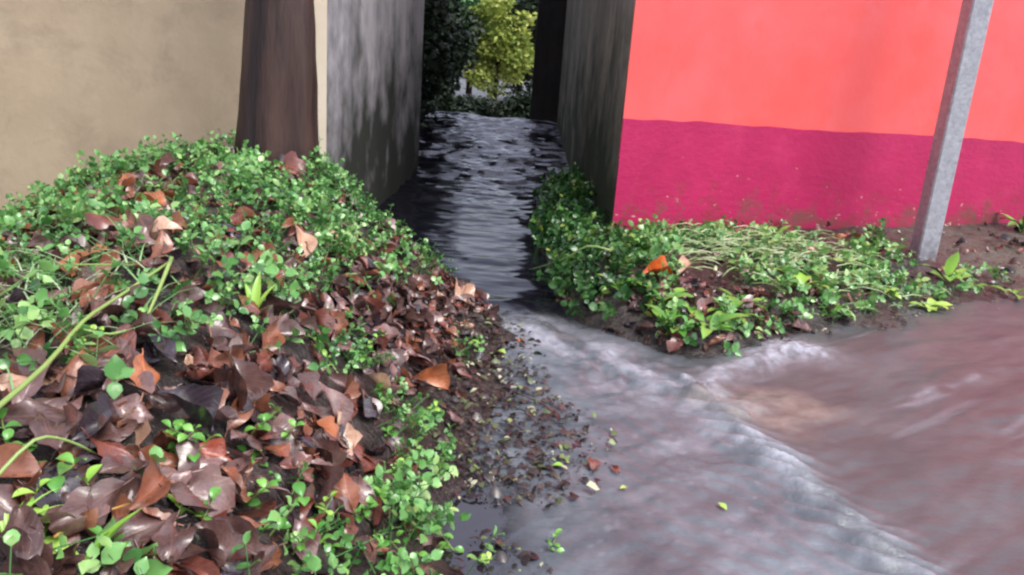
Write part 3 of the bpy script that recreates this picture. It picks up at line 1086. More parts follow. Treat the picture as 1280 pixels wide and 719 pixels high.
def acc_heap(x, y, r):
    z = terrain(x, y, False)
    u, v = proj(np.stack([x, y, z + .02], -1))
    return on_heap(x, y) & (r < green_density(u, v))


x, y = scatter(9400, -2.9, .2, .45, 4.0, acc_heap, 101)
near_tr = np.hypot(x - tx, y - ty) < .16
x, y = x[~near_tr], y[~near_tr]
nrm = terr_normal(x, y)
lift = np.random.default_rng(5).random(len(x)) ** 2 * .05
bases = np.stack([x, y, terrain(x, y) + lift], -1)
V, Fc, tint = sprigs(bases, nrm, .0235, 102, (2, 4), .055, .55)
o = link('ground_cover', mesh_data('ground_cover', V, Fc, m_cover, attrs={'tint': tint}))
tag(o, 'dense glossy small leaved creeping plants covering the leaf heap by the cream wall', 'ground cover', kind='stuff')


# vines in the lane mouth and over the right bank
BANK = [(725, 300, 52, 100, .72), (745, 225, 30, 40, .7), (700, 360, 45, 40, .8), (790, 330, 60, 45, .55), (860, 290, 60, 24, .5), (760, 390, 50, 20, .3), (880, 400, 70, 30, .3), (840, 430, 30, 20, .4), (930, 285, 50, 18, .3), (980, 340, 70, 44, .22), (920, 425, 50, 16, .3), (1000, 390, 60, 20, .25), (1090, 340, 56, 50, .3), (1170, 385, 40, 22, .3), (1240, 350, 50, 20, .12)]


def bank_density(u, v):
    g = np.zeros_like(u)
    wn = (fbm(u / 22, v / 22, 3) - .5) * .9
    for cx, cy, rx, ry, d in BANK:
        g = np.maximum(g, d * sstep(1.12, .8, np.hypot((u - cx) / rx, (v - cy) / ry) + wn))
    return g


def front_of_red(x, y):
    return ((x - CR[0]) * N_DIR[0] + (y - CR[1]) * N_DIR[1] > .02) | (x < .50)


def acc_bank(x, y, r):
    z = terrain(x, y, False)
    u, v = proj(np.stack([x, y, z + .02], -1))
    return front_of_red(x, y) & (z > chute(x, y) + .004) & (x > .02) & (r < bank_density(u, v))


x, y = scatter(11000, .05, 3.2, 2.5, 6.6, acc_bank, 111)
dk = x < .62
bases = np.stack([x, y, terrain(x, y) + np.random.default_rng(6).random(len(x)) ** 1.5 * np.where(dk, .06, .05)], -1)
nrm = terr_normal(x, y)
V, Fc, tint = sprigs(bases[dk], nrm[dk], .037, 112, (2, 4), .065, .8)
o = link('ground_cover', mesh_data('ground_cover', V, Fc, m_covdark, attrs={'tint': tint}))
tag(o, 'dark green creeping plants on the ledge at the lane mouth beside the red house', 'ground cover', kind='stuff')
V, Fc, tint = sprigs(bases[~dk], nrm[~dk], .033, 113, (2, 4), .05, .7)
o = link('ground_cover', mesh_data('ground_cover', V, Fc, m_cover, attrs={'tint': tint}))
tag(o, 'low green weeds spread over the muddy bank below the magenta wall band', 'ground cover', kind='stuff')


# flattened pale grass on the bank
def blades(bases, dirs, length, width, seed, sag=.5, rise=.35):
    rs = np.random.default_rng(seed)
    n = len(bases)
    L = length * (.6 + .8 * rs.random(n))[:, None]
    W = (width * (.7 + .6 * rs.random(n)))[:, None]
    sd_ = np.stack([-dirs[:, 1], dirs[:, 0], np.zeros(n)], -1)
    up = np.array([0, 0, 1.0])
    rows = []
    for t in (0, .33, .66, 1):
        c = bases + dirs * L * t + up * (L * (rise * t - sag * t * t))
        wt = W * (1 - t ** 2) + .0004
        rows += [c - sd_ * wt, c + up * wt * .5, c + sd_ * wt]
    V = np.stack(rows, 1).reshape(-1, 3)
    f = []
    for i in range(3):
        a = i * 3
        f += [(a, a + 1, a + 4), (a, a + 4, a + 3), (a + 1, a + 2, a + 5), (a + 1, a + 5, a + 4)]
    Fc = (np.arange(n)[:, None, None] * 12 + np.array(f)).reshape(-1, 3)
    return V, Fc, np.repeat(rs.random(n), 12)


gc = at_z(960, 325, .14)
n = 400
rs = np.random.default_rng(120)
gxy = np.stack([gc[0] + rs.normal(size=n) * .30 - .05, gc[1] + rs.normal(size=n) * .24], -1)
k = front_of_red(gxy[:, 0], gxy[:, 1])
gxy = gxy[k]
ang = rs.normal(size=len(gxy)) * .7 + .2 + np.where(rs.random(len(gxy)) < .4, math.pi, 0)
dirs = np.stack([np.cos(ang), np.sin(ang), np.zeros(len(gxy))], -1)
gb = np.stack([gxy[:, 0], gxy[:, 1], terrain(gxy[:, 0], gxy[:, 1]) + .02 + .05 * rs.random(len(gxy))], -1)
V, Fc, tint = blades(gb, dirs, .15, .0058, 121, .5, .40)
o = link('grass', mesh_data('grass', V, Fc, m_grass, attrs={'tint': tint}))
tag(o, 'pale flattened grass lying on the bank below the magenta wall band', 'grass', kind='stuff')
n = 150
gl = at_z(30, 430, .46)
gxy = np.stack([gl[0] + rs.normal(size=n) * .11, gl[1] + rs.normal(size=n) * .12], -1)
ang = rs.random(n) * 6.28
dirs = np.stack([np.cos(ang), np.sin(ang), np.zeros(n)], -1)
gb = np.stack([gxy[:, 0], gxy[:, 1], terrain(gxy[:, 0], gxy[:, 1]) + .02], -1)
V, Fc, tint = blades(gb, dirs, .11, .0014, 122, .5, .8)
o = link('grass', mesh_data('grass', V, Fc, m_grass, attrs={'tint': tint}))
tag(o, 'thin yellowish grass on the left edge of the leaf heap', 'grass', kind='stuff')

# ------------------------------------------------------------------ fallen leaves
def brown_leaf_mesh(name, L, W, curl, fold, wave, twist, seed, mat):
    rs = random.Random(seed)
    NL, NW = 9, 4
    V, UV, Fc = [], [], []
    x, z, a = 0.0, 0.0, -curl * .5
    ph = rs.random() * 6
    pk = rs.uniform(.75, 1.25)
    asym = rs.uniform(-1, 1)
    jag = rs.uniform(.2, 1.0)
    nib = rs.choice([0, 0, 0, .12])
    for i in range(NL + 1):
        t = i / NL
        if i:
            x += L / NL * math.cos(a)
            z += L / NL * math.sin(a)
            a += curl / NL * (1 + .5 * math.sin(t * 5 + ph))
        hw = W * .5 * max(.03, math.sin(math.pi * min(1, (t * .96 + .02)) ** pk) ** .75) * (1 + .16 * jag * math.sin(t * 17 + ph * 2) + .1 * jag * rs.uniform(-1, 1))
        tw_ = twist * (t - .5)
        for j in range(NW + 1):
            s = (j / NW - .5) * 2
            yy = s * hw * (1 - nib * (s > 0) * (.45 < t < .8))
            zz_ = (fold + .5 * asym * s) * abs(s) ** 1.4 * hw + .006 * math.sin(t * 6 + ph + s * 2.2) + wave * W * .10 * math.sin(t * 9 + ph + s * 1.5) * abs(s)
            y2 = yy * math.cos(tw_) - zz_ * math.sin(tw_)
            z2 = yy * math.sin(tw_) + zz_ * math.cos(tw_)
            nxv, nzv = -math.sin(a), math.cos(a)
            V.append((x + nxv * z2 - L * .5, y2, z + nzv * z2))
            UV.append((t, j / NW))
    for i in range(NL):
        for j in range(NW):
            q = i * (NW + 1) + j
            Fc.append((q, q + NW + 1, q + NW + 2, q + 1))
    # leaf stalk
    b = len(V)
    for (sx, r) in ((-L * .5, .0016), (-L * .5 - L * .14, .0011)):
        for th in (0, 2.1, 4.2):
            V.append((sx, r * math.cos(th), V[2][2] + r * math.sin(th) + (0 if r > .0014 else .004)))
            UV.append((0, .5))
    for k in range(3):
        Fc.append((b + k, b + (k + 1) % 3, b + 3 + (k + 1) % 3, b + 3 + k))
    return mesh_data(name, V, Fc, mat, uv=UV)


SHAPES = []
for i in range(18):
    r_ = random.Random(500 + i)
    SHAPES.append(dict(L=r_.uniform(.06, .115), W=r_.uniform(.026, .05), curl=r_.uniform(-1.8, 2.6), fold=r_.uniform(-.8, 1.2), wave=r_.uniform(.5, 1.9), twist=r_.uniform(-1.3, 1.3), seed=i))
    if i % 4 == 3:
        SHAPES[-1]['fold'] = r_.uniform(1.1, 1.9)
_cache = {}


def leaf_mesh(shape, colour):
    key = (shape, colour)
    if key not in _cache:
        s = SHAPES[shape]
        _cache[key] = brown_leaf_mesh('fallen_leaf', s['L'], s['W'], s['curl'], s['fold'], s['wave'], s['twist'], s['seed'], BROWN[colour])
    return _cache[key]


def put_leaf(x, y, z, yaw, tilt, tdir, scale, shape, colour, label, group=None):
    o = link('fallen_leaf', leaf_mesh(shape, colour))
    nrm_ = terr_normal(np.array([x]), np.array([y]), .06)[0]
    up = Vector(nrm_) + Vector((math.cos(tdir), math.sin(tdir), 0)) * math.tan(tilt)
    q = Vector((0, 0, 1)).rotation_difference(up.normalized())
    M = Matrix.Translation((x, y, z)) @ q.to_matrix().to_4x4() @ Matrix.Rotation(yaw, 4, 'Z') @ Matrix.Diagonal((scale, scale, scale, 1))
    o.matrix_world = M
    return tag(o, label, 'leaf', group)


def hit(u, v):
    """the point of the ground met by the line of sight through a pixel"""
    r = ray(u, v)
    ts = np.linspace(.5, 9, 1700)
    X = CAM[None] + r[None] * ts[:, None]
    z = terrain(X[:, 0], X[:, 1], False)
    k = np.argmax(X[:, 2] < z)
    return X[k] if k else X[-1]


HERO = [  # u, v, screen angle of the long axis (deg, counter-clockwise), length px, shape, colour, tilt towards viewer, label
    (820, 349, 0, 46, 3, 'bright orange', .5, 'bright orange fallen leaf on the right bank below the magenta band'),
    (853, 338, 60, 42, 1, 'pale tan', .6, 'pinkish tan fallen leaf beside the bright orange leaf on the bank'),
    (1062, 299, -5, 40, 2, 'orange brown', .3, 'orange brown leaf lying near the foot of the metal post'),
    (1008, 319, -10, 28, 5, 'orange brown', .3, 'small orange leaf in the flattened pale grass'),
    (205, 238, 40, 62, 6, 'dark brown', .6, 'dark brown arched leaf near the crest of the green heap'),
    (232, 243, 80, 42, 0, 'chestnut', .7, 'chestnut leaf standing upright near the crest of the green heap'),
    (203, 258, 25, 60, 2, 'orange brown', .5, 'orange brown leaf lying across the green plants below the crest'),
    (160, 300, -55, 66, 4, 'chestnut', .6, 'long chestnut leaf slanting down through the green plants'),
    (374, 312, -55, 66, 1, 'pale tan', .5, 'long tan leaf slanting across the green plants on the heap'),
    (362, 220, -10, 52, 5, 'reddish brown', .5, 'reddish brown leaf among green plants at the foot of the tree'),
    (232, 534, -12, 92, 3, 'blackish', .3, 'blackish glossy leaf lying in the middle of the heap'),
    (166, 566, -75, 96, 7, 'pale tan', 1.0, 'pale tan leaf standing on end at the lower part of the heap'),
    (182, 492, -60, 74, 9, 'orange brown', .8, 'orange brown leaf standing up left of the blackish leaf'),
    (355, 574, -50, 96, 10, 'pale tan', .6, 'large ribbed pinkish tan leaf low on the heap'),
    (268, 588, 10, 66, 12, 'red', .6, 'red leaf beside the large ribbed tan leaf'),
    (508, 652, 5, 82, 8, 'red', .3, 'red leaf lying at the water end of the heap beside green sprigs'),
    (432, 556, -40, 70, 13, 'pale tan', .7, 'curled pinkish tan leaf near the right edge of the heap'),
    (40, 486, 25, 90, 0, 'pale tan', .5, 'broad pale tan leaf at the left edge of the heap'),
    (70, 545, 8, 150, 6, 'dark brown', .5, 'very long dark brown leaf at the left of the heap'),
    (92, 590, -80, 84, 4, 'chestnut', .9, 'chestnut leaf standing upright at the lower left of the heap'),
    (535, 492, 15, 62, 11, 'orange brown', .5, 'orange brown leaf at the edge of the heap by the muddy debris'),
    (520, 455, 10, 60, 2, 'purplish brown', .5, 'purplish brown leaf just above the orange brown leaf by the debris'),
    (28, 384, 10, 90, 8, 'orange brown', .3, 'orange brown leaf under the thin stalk at the left edge'),
    (90, 392, -10, 80, 10, 'chestnut', .4, 'chestnut leaf lying beneath the crossing green stalks'),
    (480, 312, 40, 44, 9, 'dark brown', .7, 'dark brown leaf at the top of the bare slope above the lane'),
    (580, 372, -50, 46, 12, 'pale tan', .5, 'pinkish leaf at the tip of the heap by the dark lane water'),
    (975, 372, -75, 40, 7, 'purplish brown', .5, 'purplish leaf hanging over the bank edge'),
    (965, 337, -80, 34, 0, 'pale tan', .5, 'pink tan leaf in the grass behind the purplish bank leaf'),
    (1010, 352, -20, 48, 4, 'purplish brown', .2, 'purplish leaf lying on the mud of the right bank'),
    (895, 430, 30, 36, 2, 'chestnut', .5, 'brown leaf under the weeds at the bank edge'),
    (255, 640, 10, 90, 5, 'purplish brown', .4, 'pale purplish leaf with lit face low in the heap'),
    (150, 640, 5, 88, 13, 'purplish brown', .6, 'curled purplish leaf with a dark hollow at the bottom of the heap'),
    (290, 500, -50, 92, 3, 'dark brown', .7, 'folded dark brown leaf to the right of the blackish leaf'),
    (410, 520, -20, 80, 1, 'purplish brown', .5, 'flat purplish leaf with wavy edge on the right of the heap'),
]
n_obj = 0
hero_xy = []
for (u, v, ang, lpx, shp, colr, tilt, lab) in HERO:
    p = hit(u, v + 4)
    depth = -((p - CAM) @ MN)[2]
    s = .86 * lpx / F * depth / SHAPES[shp]['L']
    # tilt towards the viewer: push the leaf normal to the camera
    tc = math.atan2(-p[1], -p[0])
    yaw = R(ang) if True else 0
    put_leaf(p[0], p[1], p[2] + .022 + .012 * tilt, yaw, tilt * .6, tc, s, shp, colr, lab, None)
    hero_xy.append((p[0], p[1]))
    n_obj += 1

COLS = ['dark brown', 'purplish brown', 'chestnut', 'reddish brown', 'orange brown', 'pale tan', 'blackish']


def acc_leaf(x, y, r):
    z = terrain(x, y, False)
    u, v = proj(np.stack([x, y, z + .02], -1))
    g = green_density(u, v)
    mud = np.maximum(sstep(.06, .14, z), sstep(.02, .06, z) * sstep(2.2, 2.6, y))
    return on_heap(x, y) & (r < (1 - .78 * g) * np.maximum(mud, .06))


lx_, ly_ = scatter(9000, -2.7, .12, .5, 3.9, acc_leaf, 201)
lz_ = terrain(lx_, ly_)
lu, lv = proj(np.stack([lx_, ly_, lz_], -1))
inside = (lu > -20) & (lu < 1290) & (lv < 745) & (np.hypot(lx_ - tx, ly_ - ty) > .2)
order = np.random.default_rng(3).permutation(np.where(inside)[0])
rs = random.Random(77)


def col_pick(u, v):
    dark = [.26, .22, .17, .14, .08, .07, .06]
    if v < 330:
        dark = [.24, .10, .24, .16, .18, .06, .02]
    if u > 380 and v < 470:
        dark = [.30, .22, .12, .24, .04, .04, .04]
    if u < 130 and v < 560:
        dark = [.22, .16, .20, .12, .18, .10, .02]
    return rs.choices(COLS, dark)[0]


ANCH = [('the blackish leaf', 232, 534), ('the red leaf', 268, 588), ('the waterside red leaf', 508, 652), ('the large ribbed tan leaf', 355, 574), ('the upright tan leaf', 166, 566),
        ('the very long brown leaf', 70, 545), ('the broad pale tan leaf', 40, 486), ('the pale seedling', 318, 385), ('the bend of the green stalks', 216, 356), ('the long stalk', 108, 452),
        ('the tree trunk', 342, 205), ('the broad bright green leaf', 105, 705), ('the corner grass tuft', 12, 670), ('the pool', 575, 680), ('the tip of the heap', 580, 372), ('the orange debris leaf', 535, 492),
        ('the long tan leaf', 374, 312), ('the slanting chestnut leaf', 160, 300), ('the upright chestnut leaf', 232, 243), ('the edge orange leaf', 28, 384), ('the chestnut leaf under the stalks', 90, 392), ('the arched crest leaf', 200, 236), ('the leaf by the tree', 362, 222), ('the left end of the crest', 90, 235), ('the curled tan leaf', 432, 556), ('the folded dark leaf', 290, 500), ('the hollow curled leaf', 150, 640), ('the bare slope', 480, 320), ('the slope sprig patch', 440, 440), ('the thick sprig patch', 400, 680)]


ANCHB = [('the metal post', 1151, 320), ('the bright orange leaf', 820, 349), ('the hanging bank weed', 880, 420), ('the flattened grass', 965, 330), ('the upright lime leaf', 1184, 350), ('the orange brown leaf', 1062, 299), ('the bushy edge weed', 1275, 285), ('the pale grass edge weed', 1000, 362), ('the small pale weed', 1108, 368), ('the tall leafy weed', 910, 285)]


def where(u, v, ANCH=ANCH):
    d = [(u - a[1]) ** 2 + (v - a[2]) ** 2 for a in ANCH]
    n_, au, av = ANCH[int(np.argmin(d))]
    r_ = math.sqrt(min(d))
    if r_ < 14:
        return 'touching ' + n_
    far_ = 'just ' if r_ < 38 else ''
    a_ = math.degrees(math.atan2(av - v, u - au)) % 360
    return far_ + ['right of', 'above and right of', 'above', 'above and left of', 'left of', 'below and left of', 'below', 'below and right of'][int((a_ + 22.5) // 45) % 8] + ' ' + n_


def zone(u, v):
    if v < 330 and u < 470:
        return 'among the green plants on the upper part of the heap'
    if u > 400 and v < 430:
        return 'on the bare slope of the heap above the lane water'
    if v > 600:
        return 'at the bottom of the leaf heap near the viewer'
    if u < 200:
        return 'in the leaf litter on the left side of the heap'
    if u > 430:
        return 'on the edge of the heap beside the muddy water'
    return 'in the leaf litter across the middle of the heap'


FORM = {True: 'curled', False: 'flat'}
top = 300 - n_obj - 34
upper = order[:top]
for i in upper:
    c = col_pick(lu[i], lv[i])
    shp = rs.randrange(18)
    cur = abs(SHAPES[shp]['curl']) > .8 or SHAPES[shp]['fold'] > .8
    lab = f"{'curled' if cur else 'flattish'} {c} leaf {where(lu[i], lv[i])}"
    put_leaf(lx_[i], ly_[i], lz_[i] + rs.uniform(.012, .05), rs.uniform(0, 6.28), abs(rs.gauss(0, .5)), rs.uniform(0, 6.28), rs.uniform(.7, 1.25), shp, c, lab, 'fallen leaves on the heap')
# a few on the right bank
for k in range(34):
    u, v = rs.choice([(rs.uniform(940, 1120), rs.uniform(290, 395)), (rs.uniform(780, 930), rs.uniform(320, 430)), (rs.uniform(1190, 1280), rs.uniform(300, 350))])
    p = hit(u, v)
    if p[2] < .01:
        p = hit(1000 + 60 * rs.random(), 340)
    c = rs.choice(['purplish brown', 'dark brown', 'reddish brown', 'blackish'])
    put_leaf(p[0], p[1], p[2] + .02, rs.uniform(0, 6.28), abs(rs.gauss(0, .25)), rs.uniform(0, 6.28), rs.uniform(.7, 1.2), rs.randrange(18), c, f'{c} leaf on the right bank {where(u, v, ANCHB)}', 'fallen leaves on the right bank')

# the layer of leaves underneath, too many to tell apart
rest = order[top:top + 2400]
Vs, Fs, UVs, mats_i = [], [], [], []
base_meshes = []
for shp in range(18):
    me = leaf_mesh(shp, 'dark brown')
    co = np.empty(len(me.vertices) * 3, dtype=np.float32)
    me.vertices.foreach_get('co', co)
    uvl = np.zeros((len(me.vertices), 2))
    for lo in me.loops:
        uvl[lo.vertex_index] = me.uv_layers[0].data[lo.index].uv
    fq = np.array([tuple(p.vertices) for p in me.polygons])
    base_meshes.append((co.reshape(-1, 3), fq, uvl))
off = 0
under_cols = ['dark brown', 'purplish brown', 'chestnut', 'reddish brown', 'blackish']
rn = terr_normal(lx_[rest], ly_[rest], .06)
for q, i in enumerate(rest):
    co, fq, uvl = base_meshes[rs.randrange(18)]
    up = Vector(rn[q]) + Vector((rs.gauss(0, .45), rs.gauss(0, .45), 0))
    qt = Vector((0, 0, 1)).rotation_difference(up.normalized())
    Mx = np.array((qt.to_matrix() @ Matrix.Rotation(rs.uniform(0, 6.28), 3, 'Z')))
    sc = rs.uniform(.65, 1.1)
    Vs.append((co * sc) @ Mx.T + np.array([lx_[i], ly_[i], lz_[i] + rs.uniform(.0, .03)]))
    Fs.append(fq + off)
    UVs.append(uvl)
    mats_i += [rs.choices(range(5), [.4, .2, .14, .16, .1])[0]] * len(fq)
    off += len(co)
me = mesh_data('fallen_leaves', np.concatenate(Vs), np.concatenate(Fs), None, uv=np.concatenate(UVs))
for c in under_cols:
    me.materials.append(BROWN[c])
me.polygons.foreach_set('material_index', np.array(mats_i, dtype=np.int32))
o = link('fallen_leaves', me)
tag(o, 'matted lower layer of wet brown leaves across the heap', 'leaf litter', kind='stuff')

bl = []
rb = np.random.default_rng(707)
for k in range(420):
    u, v = [(rb.uniform(880, 1120), rb.uniform(285, 400)), (rb.uniform(780, 1070), rb.uniform(370, 440)), (rb.uniform(690, 860), rb.uniform(330, 430)), (rb.uniform(1160, 1280), rb.uniform(295, 375))][k % 4 if k % 8 < 6 else 1]
    bl.append((u, v))
Vs, Fs, UVs, mats_i, off = [], [], [], [], 0
for (u, v) in bl:
    p = at_z(u, v, .1)
    z_ = float(terrain(p[0], p[1], True))
    if z_ < .0 or z_ > .3 or not front_of_red(p[0], p[1]):
        continue
    co, fq, uvl = base_meshes[int(rb.integers(18))]
    up = Vector((rb.normal() * .4, rb.normal() * .4 - .15, 1)).normalized()
    Mx = np.array(Vector((0, 0, 1)).rotation_difference(up).to_matrix() @ Matrix.Rotation(rb.uniform(0, 6.28), 3, 'Z'))
    Vs.append((co * rb.uniform(.45, 1.1)) @ Mx.T + np.array([p[0], p[1], z_ + rb.uniform(.003, .03)]))
    Fs.append(fq + off)
    UVs.append(uvl)
    mats_i += [int(rb.choice(5, p=[.3, .3, .1, .1, .2]))] * len(fq)
    off += len(co)
me = mesh_data('fallen_leaves', np.concatenate(Vs), np.concatenate(Fs), None, uv=np.concatenate(UVs))
for c in under_cols:
    me.materials.append(BROWN[c])
me.polygons.foreach_set('material_index', np.array(mats_i, dtype=np.int32))
o = link('fallen_leaves', me)
tag(o, 'rotting dark leaf litter spread over the right bank below the magenta band', 'leaf litter', kind='stuff')

# ------------------------------------------------------------------ separate sprigs in the leaf litter
LEAF_ME = {}


def blade_mesh(name, L, W, bend, cup, mat, tipw=.0, peak=.55, nl=6):
    key = (name, L, W, bend, cup, mat.name, peak)
    if key in LEAF_ME:
        return LEAF_ME[key]
    V, UV, Fc = [], [], []
    x = z = 0.0
    a = bend * .3
    for i in range(nl + 1):
        t = i / nl
        if i:
            x += L / nl * math.cos(a)
            z += L / nl * math.sin(a)
            a -= bend / nl * 1.6
        h = W * .5 * max(.04, math.sin(math.pi * t ** (math.log(.5) / math.log(peak))) if 0 < t < 1 else .04)
        for s in (-1, -.5, 0, .5, 1):
            V.append((x - math.sin(a) * cup * abs(s) * h, s * h, z + math.cos(a) * cup * abs(s) * h))
            UV.append((t, .5 + s * .5))
    for i in range(nl):
        for j in range(4):
            q = i * 5 + j
            Fc.append((q, q + 5, q + 6, q + 1))
    LEAF_ME[key] = mesh_data(name, V, Fc, mat, uv=UV)
    return LEAF_ME[key]


def leaf_part(root, pos, yaw, pitch, roll_, scale, me):
    o = link('leaf', me, root)
    o.matrix_basis = Matrix.Translation(pos) @ Matrix.Rotation(yaw, 4, 'Z') @ Matrix.Rotation(-pitch, 4, 'Y') @ Matrix.Rotation(roll_, 4, 'X') @ Matrix.Diagonal((scale, scale, scale, 1))
    return o


def creeping_sprig(p, seed, label, group, nodes=4, size=1.0, mat=None):
    r = random.Random(seed)
    root = thing('creeping_plant', p, label, 'plant', group)
    yaw = r.uniform(0, 6.28)
    ln = .075 * size
    pts = []
    for i in range(5):
        t = i / 4
        pts.append(Vector((math.cos(yaw) * ln * t * .7, math.sin(yaw) * ln * t * .7, -.02 + ln * (.95 * t - .2 * t * t))))
    mb = MB()
    mb.tube(pts, [.0022, .002, .0018, .0015, .001], 5)
    st_ = link('stem', mesh_data('stem', mb.V, mb.Fc, m_stem), root)
    for j in range(nodes):
        t = .3 + .7 * j / (nodes - 1)
        q = pts[0].lerp(pts[-1], t)
        q = Vector((math.cos(yaw) * ln * t * .7, math.sin(yaw) * ln * t * .7, -.02 + ln * (.95 * t - .2 * t * t)))
        for k in range(2):
            me = blade_mesh('leaf', .024, .0155, .5 + .2 * ((seed + j) % 3), .35, mat or m_sprig)
            leaf_part(root, q, yaw + j * 1.57 + k * math.pi + r.gauss(0, .25), (.2 if j < nodes - 1 else .8) + r.gauss(0, .2), r.gauss(0, .25), size * r.uniform(.75, 1.2), me)
    return root


SPRIG = [(100, 440), (120, 482), (205, 575), (212, 600), (245, 560), (160, 632), (40, 632), (165, 690), (190, 700), (238, 690), (270, 660), (345, 615), (372, 640), (330, 680), (360, 700), (390, 672), (420, 690), (445, 650), (455, 700),
         (405, 440), (430, 425), (452, 440), (440, 462), (470, 500), (500, 510), (520, 530), (505, 560), (540, 545), (525, 585), (545, 600), (480, 600), (470, 630), (500, 690), (530, 705), (575, 700), (600, 708), (680, 705), (712, 708), (390, 608), (300, 640), (60, 700), (15, 600), (340, 560), (62, 592), (310, 548), (430, 480)]


def sprig_label(u, v):
    if u > 560:
        return 'bright green sprig rooted in the muddy shallows at the bottom edge'
    if u > 460:
        return 'bright green sprig on the edge of the heap beside the mud'
    if v < 500 and u > 380:
        return 'bright green sprig in a small patch halfway along the leaf slope'
    if u < 280 and v > 520:
        return 'bright green sprig poking through brown leaves at the lower left'
    if v > 600:
        return 'bright green sprig in the thick patch at the bottom of the heap'
    return 'bright green sprig standing alone among the brown leaves'


for i, (u, v) in enumerate(SPRIG):
    p = hit(u, v)
    creeping_sprig((p[0], p[1], p[2] + .02), 900 + i, f"{'lime' if i % 5 == 0 else 'bright green'} sprig, {['three', 'four', 'five'][i % 3]} leaf pairs, {where(u, v)}", 'green sprigs among the fallen leaves', 3 + i % 3, .8 + .05 * (i % 7), m_sprig if i % 5 else m_lime)


# ------------------------------------------------------------------ weeds
def weed(u, v, seed, n, L, W, up, label, mat=m_weed, name='weed', peak=.62, v_off=0):
    r = random.Random(seed)
    p = hit(u, v)
    root = thing(name, (p[0], p[1], p[2]), label, 'weed')
    for k in range(n):
        me = blade_mesh('leaf', L * 1.25, W * 1.25, .5 + .25 * (k % 3), .3, mat, peak=peak)
        leaf_part(root, (r.gauss(0, .008), r.gauss(0, .008), .0), 6.283 * k / n + r.gauss(0, .3), up * r.uniform(.5, 1.2), r.gauss(0, .2), r.uniform(.7, 1.15), me)
    return root


WEED = [
    (880, 420, 11, .15, .036, .75, 'broad leaved green weed hanging over the bank edge near the white ripple', m_weed),
    (845, 415, 9, .12, .034, .8, 'green weed left of the broad leaved weed on the bank edge', m_weed),
    (915, 400, 9, .12, .03, .8, 'green weed right of the broad leaved weed on the bank edge', m_weed),
    (880, 285, 11, .12, .04, .95, 'leafy green weed against the magenta band', m_weed),
    (910, 290, 9, .12, .038, 1.0, 'tall leafy weed beside the grass against the magenta band', m_weed),
    (800, 318, 10, .12, .04, .9, 'leafy weed at the corner of the red house', m_weed),
    (745, 310, 9, .10, .042, .9, 'glossy weed at the lane mouth with pale upper leaf', m_weed),
    (1000, 362, 7, .13, .05, .8, 'weed with broad pale leaves at the grass edge', m_lime),
    (1100, 280, 5, .08, .034, .9, 'small weed against the magenta band left of the post', m_weed),
    (1182, 352, 6, .14, .05, .6, 'weed with dull green leaves under the upright lime leaf', m_weed),
    (1160, 388, 8, .10, .045, .5, 'yellowish leaved weed flattened at the water edge by the post', m_lime),
    (1108, 368, 6, .08, .034, .5, 'small pale weed on the mud left of the post', m_lime),
    (1278, 290, 9, .17, .05, 1.0, 'bushy green weed against the wall at the right edge', m_weed),
    (830, 380, 8, .11, .036, .7, 'green weed between the bright orange leaf and the bank edge', m_weed),
    (930, 385, 8, .12, .034, .7, 'green weed at the near end of the flattened grass', m_weed),
    (850, 300, 8, .11, .036, .9, 'green weed midway along the wall left of the tall leafy weed', m_weed),
    (965, 300, 7, .10, .034, .9, 'green weed behind the flattened grass', m_weed),
    (775, 365, 9, .10, .036, .7, 'green weed on the bank below the house corner', m_weed),
    (1215, 360, 6, .07, .03, .5, 'small green weed right of the upright lime leaf at the water edge', m_weed),
    (1045, 395, 6, .08, .03, .6, 'small weed at the bank edge below the purplish leaf', m_weed),
    (1065, 335, 6, .08, .032, .6, 'small weed between the flattened grass and the post', m_lime),
    (1268, 372, 6, .10, .04, .7, 'low green weed in the shallow water at the right edge', m_weed),
]
for i, (u, v, n, L, W, up, lab, mt) in enumerate(WEED):
    weed(u, v, 300 + i, n, L, W, up, lab, mt)
# upright lime leaf of the plant by the post
p = hit(1184, 352)
root = thing('seedling', (p[0], p[1], p[2]), 'single upright lime green leaf beside the metal post', 'seedling')
leaf_part(root, (0, 0, 0), -math.pi / 2 + .2, 1.45, 0, 1, blade_mesh('leaf', .185, .085, .15, .25, m_lime, peak=.6))
leaf_part(root, (.01, 0, 0), .3, .7, 0, .7, blade_mesh('leaf', .185, .085, .15, .25, m_lime, peak=.6))
# fern-like seedling on the heap, and broad blades at the frame's lower left
p = hit(318, 398)
root = thing('seedling', (p[0], p[1], p[2]), 'pale green narrow leaved seedling standing in the middle of the heap', 'seedling')
for k, (ya, pi_, s) in enumerate([(1.6, 1.25, 1), (2.3, 1.1, .8), (.7, 1.1, .85), (3.4, .8, .6), (-.3, .8, .6), (-1.4, .7, .5)]):
    leaf_part(root, (0, 0, .0), ya, pi_, 0, s, blade_mesh('leaf', .105, .02, .4, .3, m_lime, peak=.45))
p = hit(98, 735)
root = thing('broad_leaf_plant', (p[0], p[1], p[2]), 'broad bright green pointed leaf rising at the bottom left edge', 'plant')
leaf_part(root, (0, 0, .01), .9, .75, -.5, 1, blade_mesh('leaf', .10, .042, .2, .4, m_lime, peak=.4))
leaf_part(root, (0, 0, .01), 2.6, .5, 0, .7, blade_mesh('leaf', .10, .042, .2, .4, m_lime, peak=.4))
p = hit(10, 690)
root = thing('grass_tuft', (p[0], p[1], p[2]), 'tuft of wide green grass blades at the left bottom corner', 'grass tuft')
for k in range(7):
    o = leaf_part(root, (0, 0, 0), 1.1 + k * .35 - .8, .9 + .1 * (k % 3), 0, .5 + .07 * (k % 4), blade_mesh('leaf', .15, .009, 1.0, .3, m_lime, peak=.4, nl=8))
    o.name = 'blade' if k == 0 else 'blade.%03d' % k


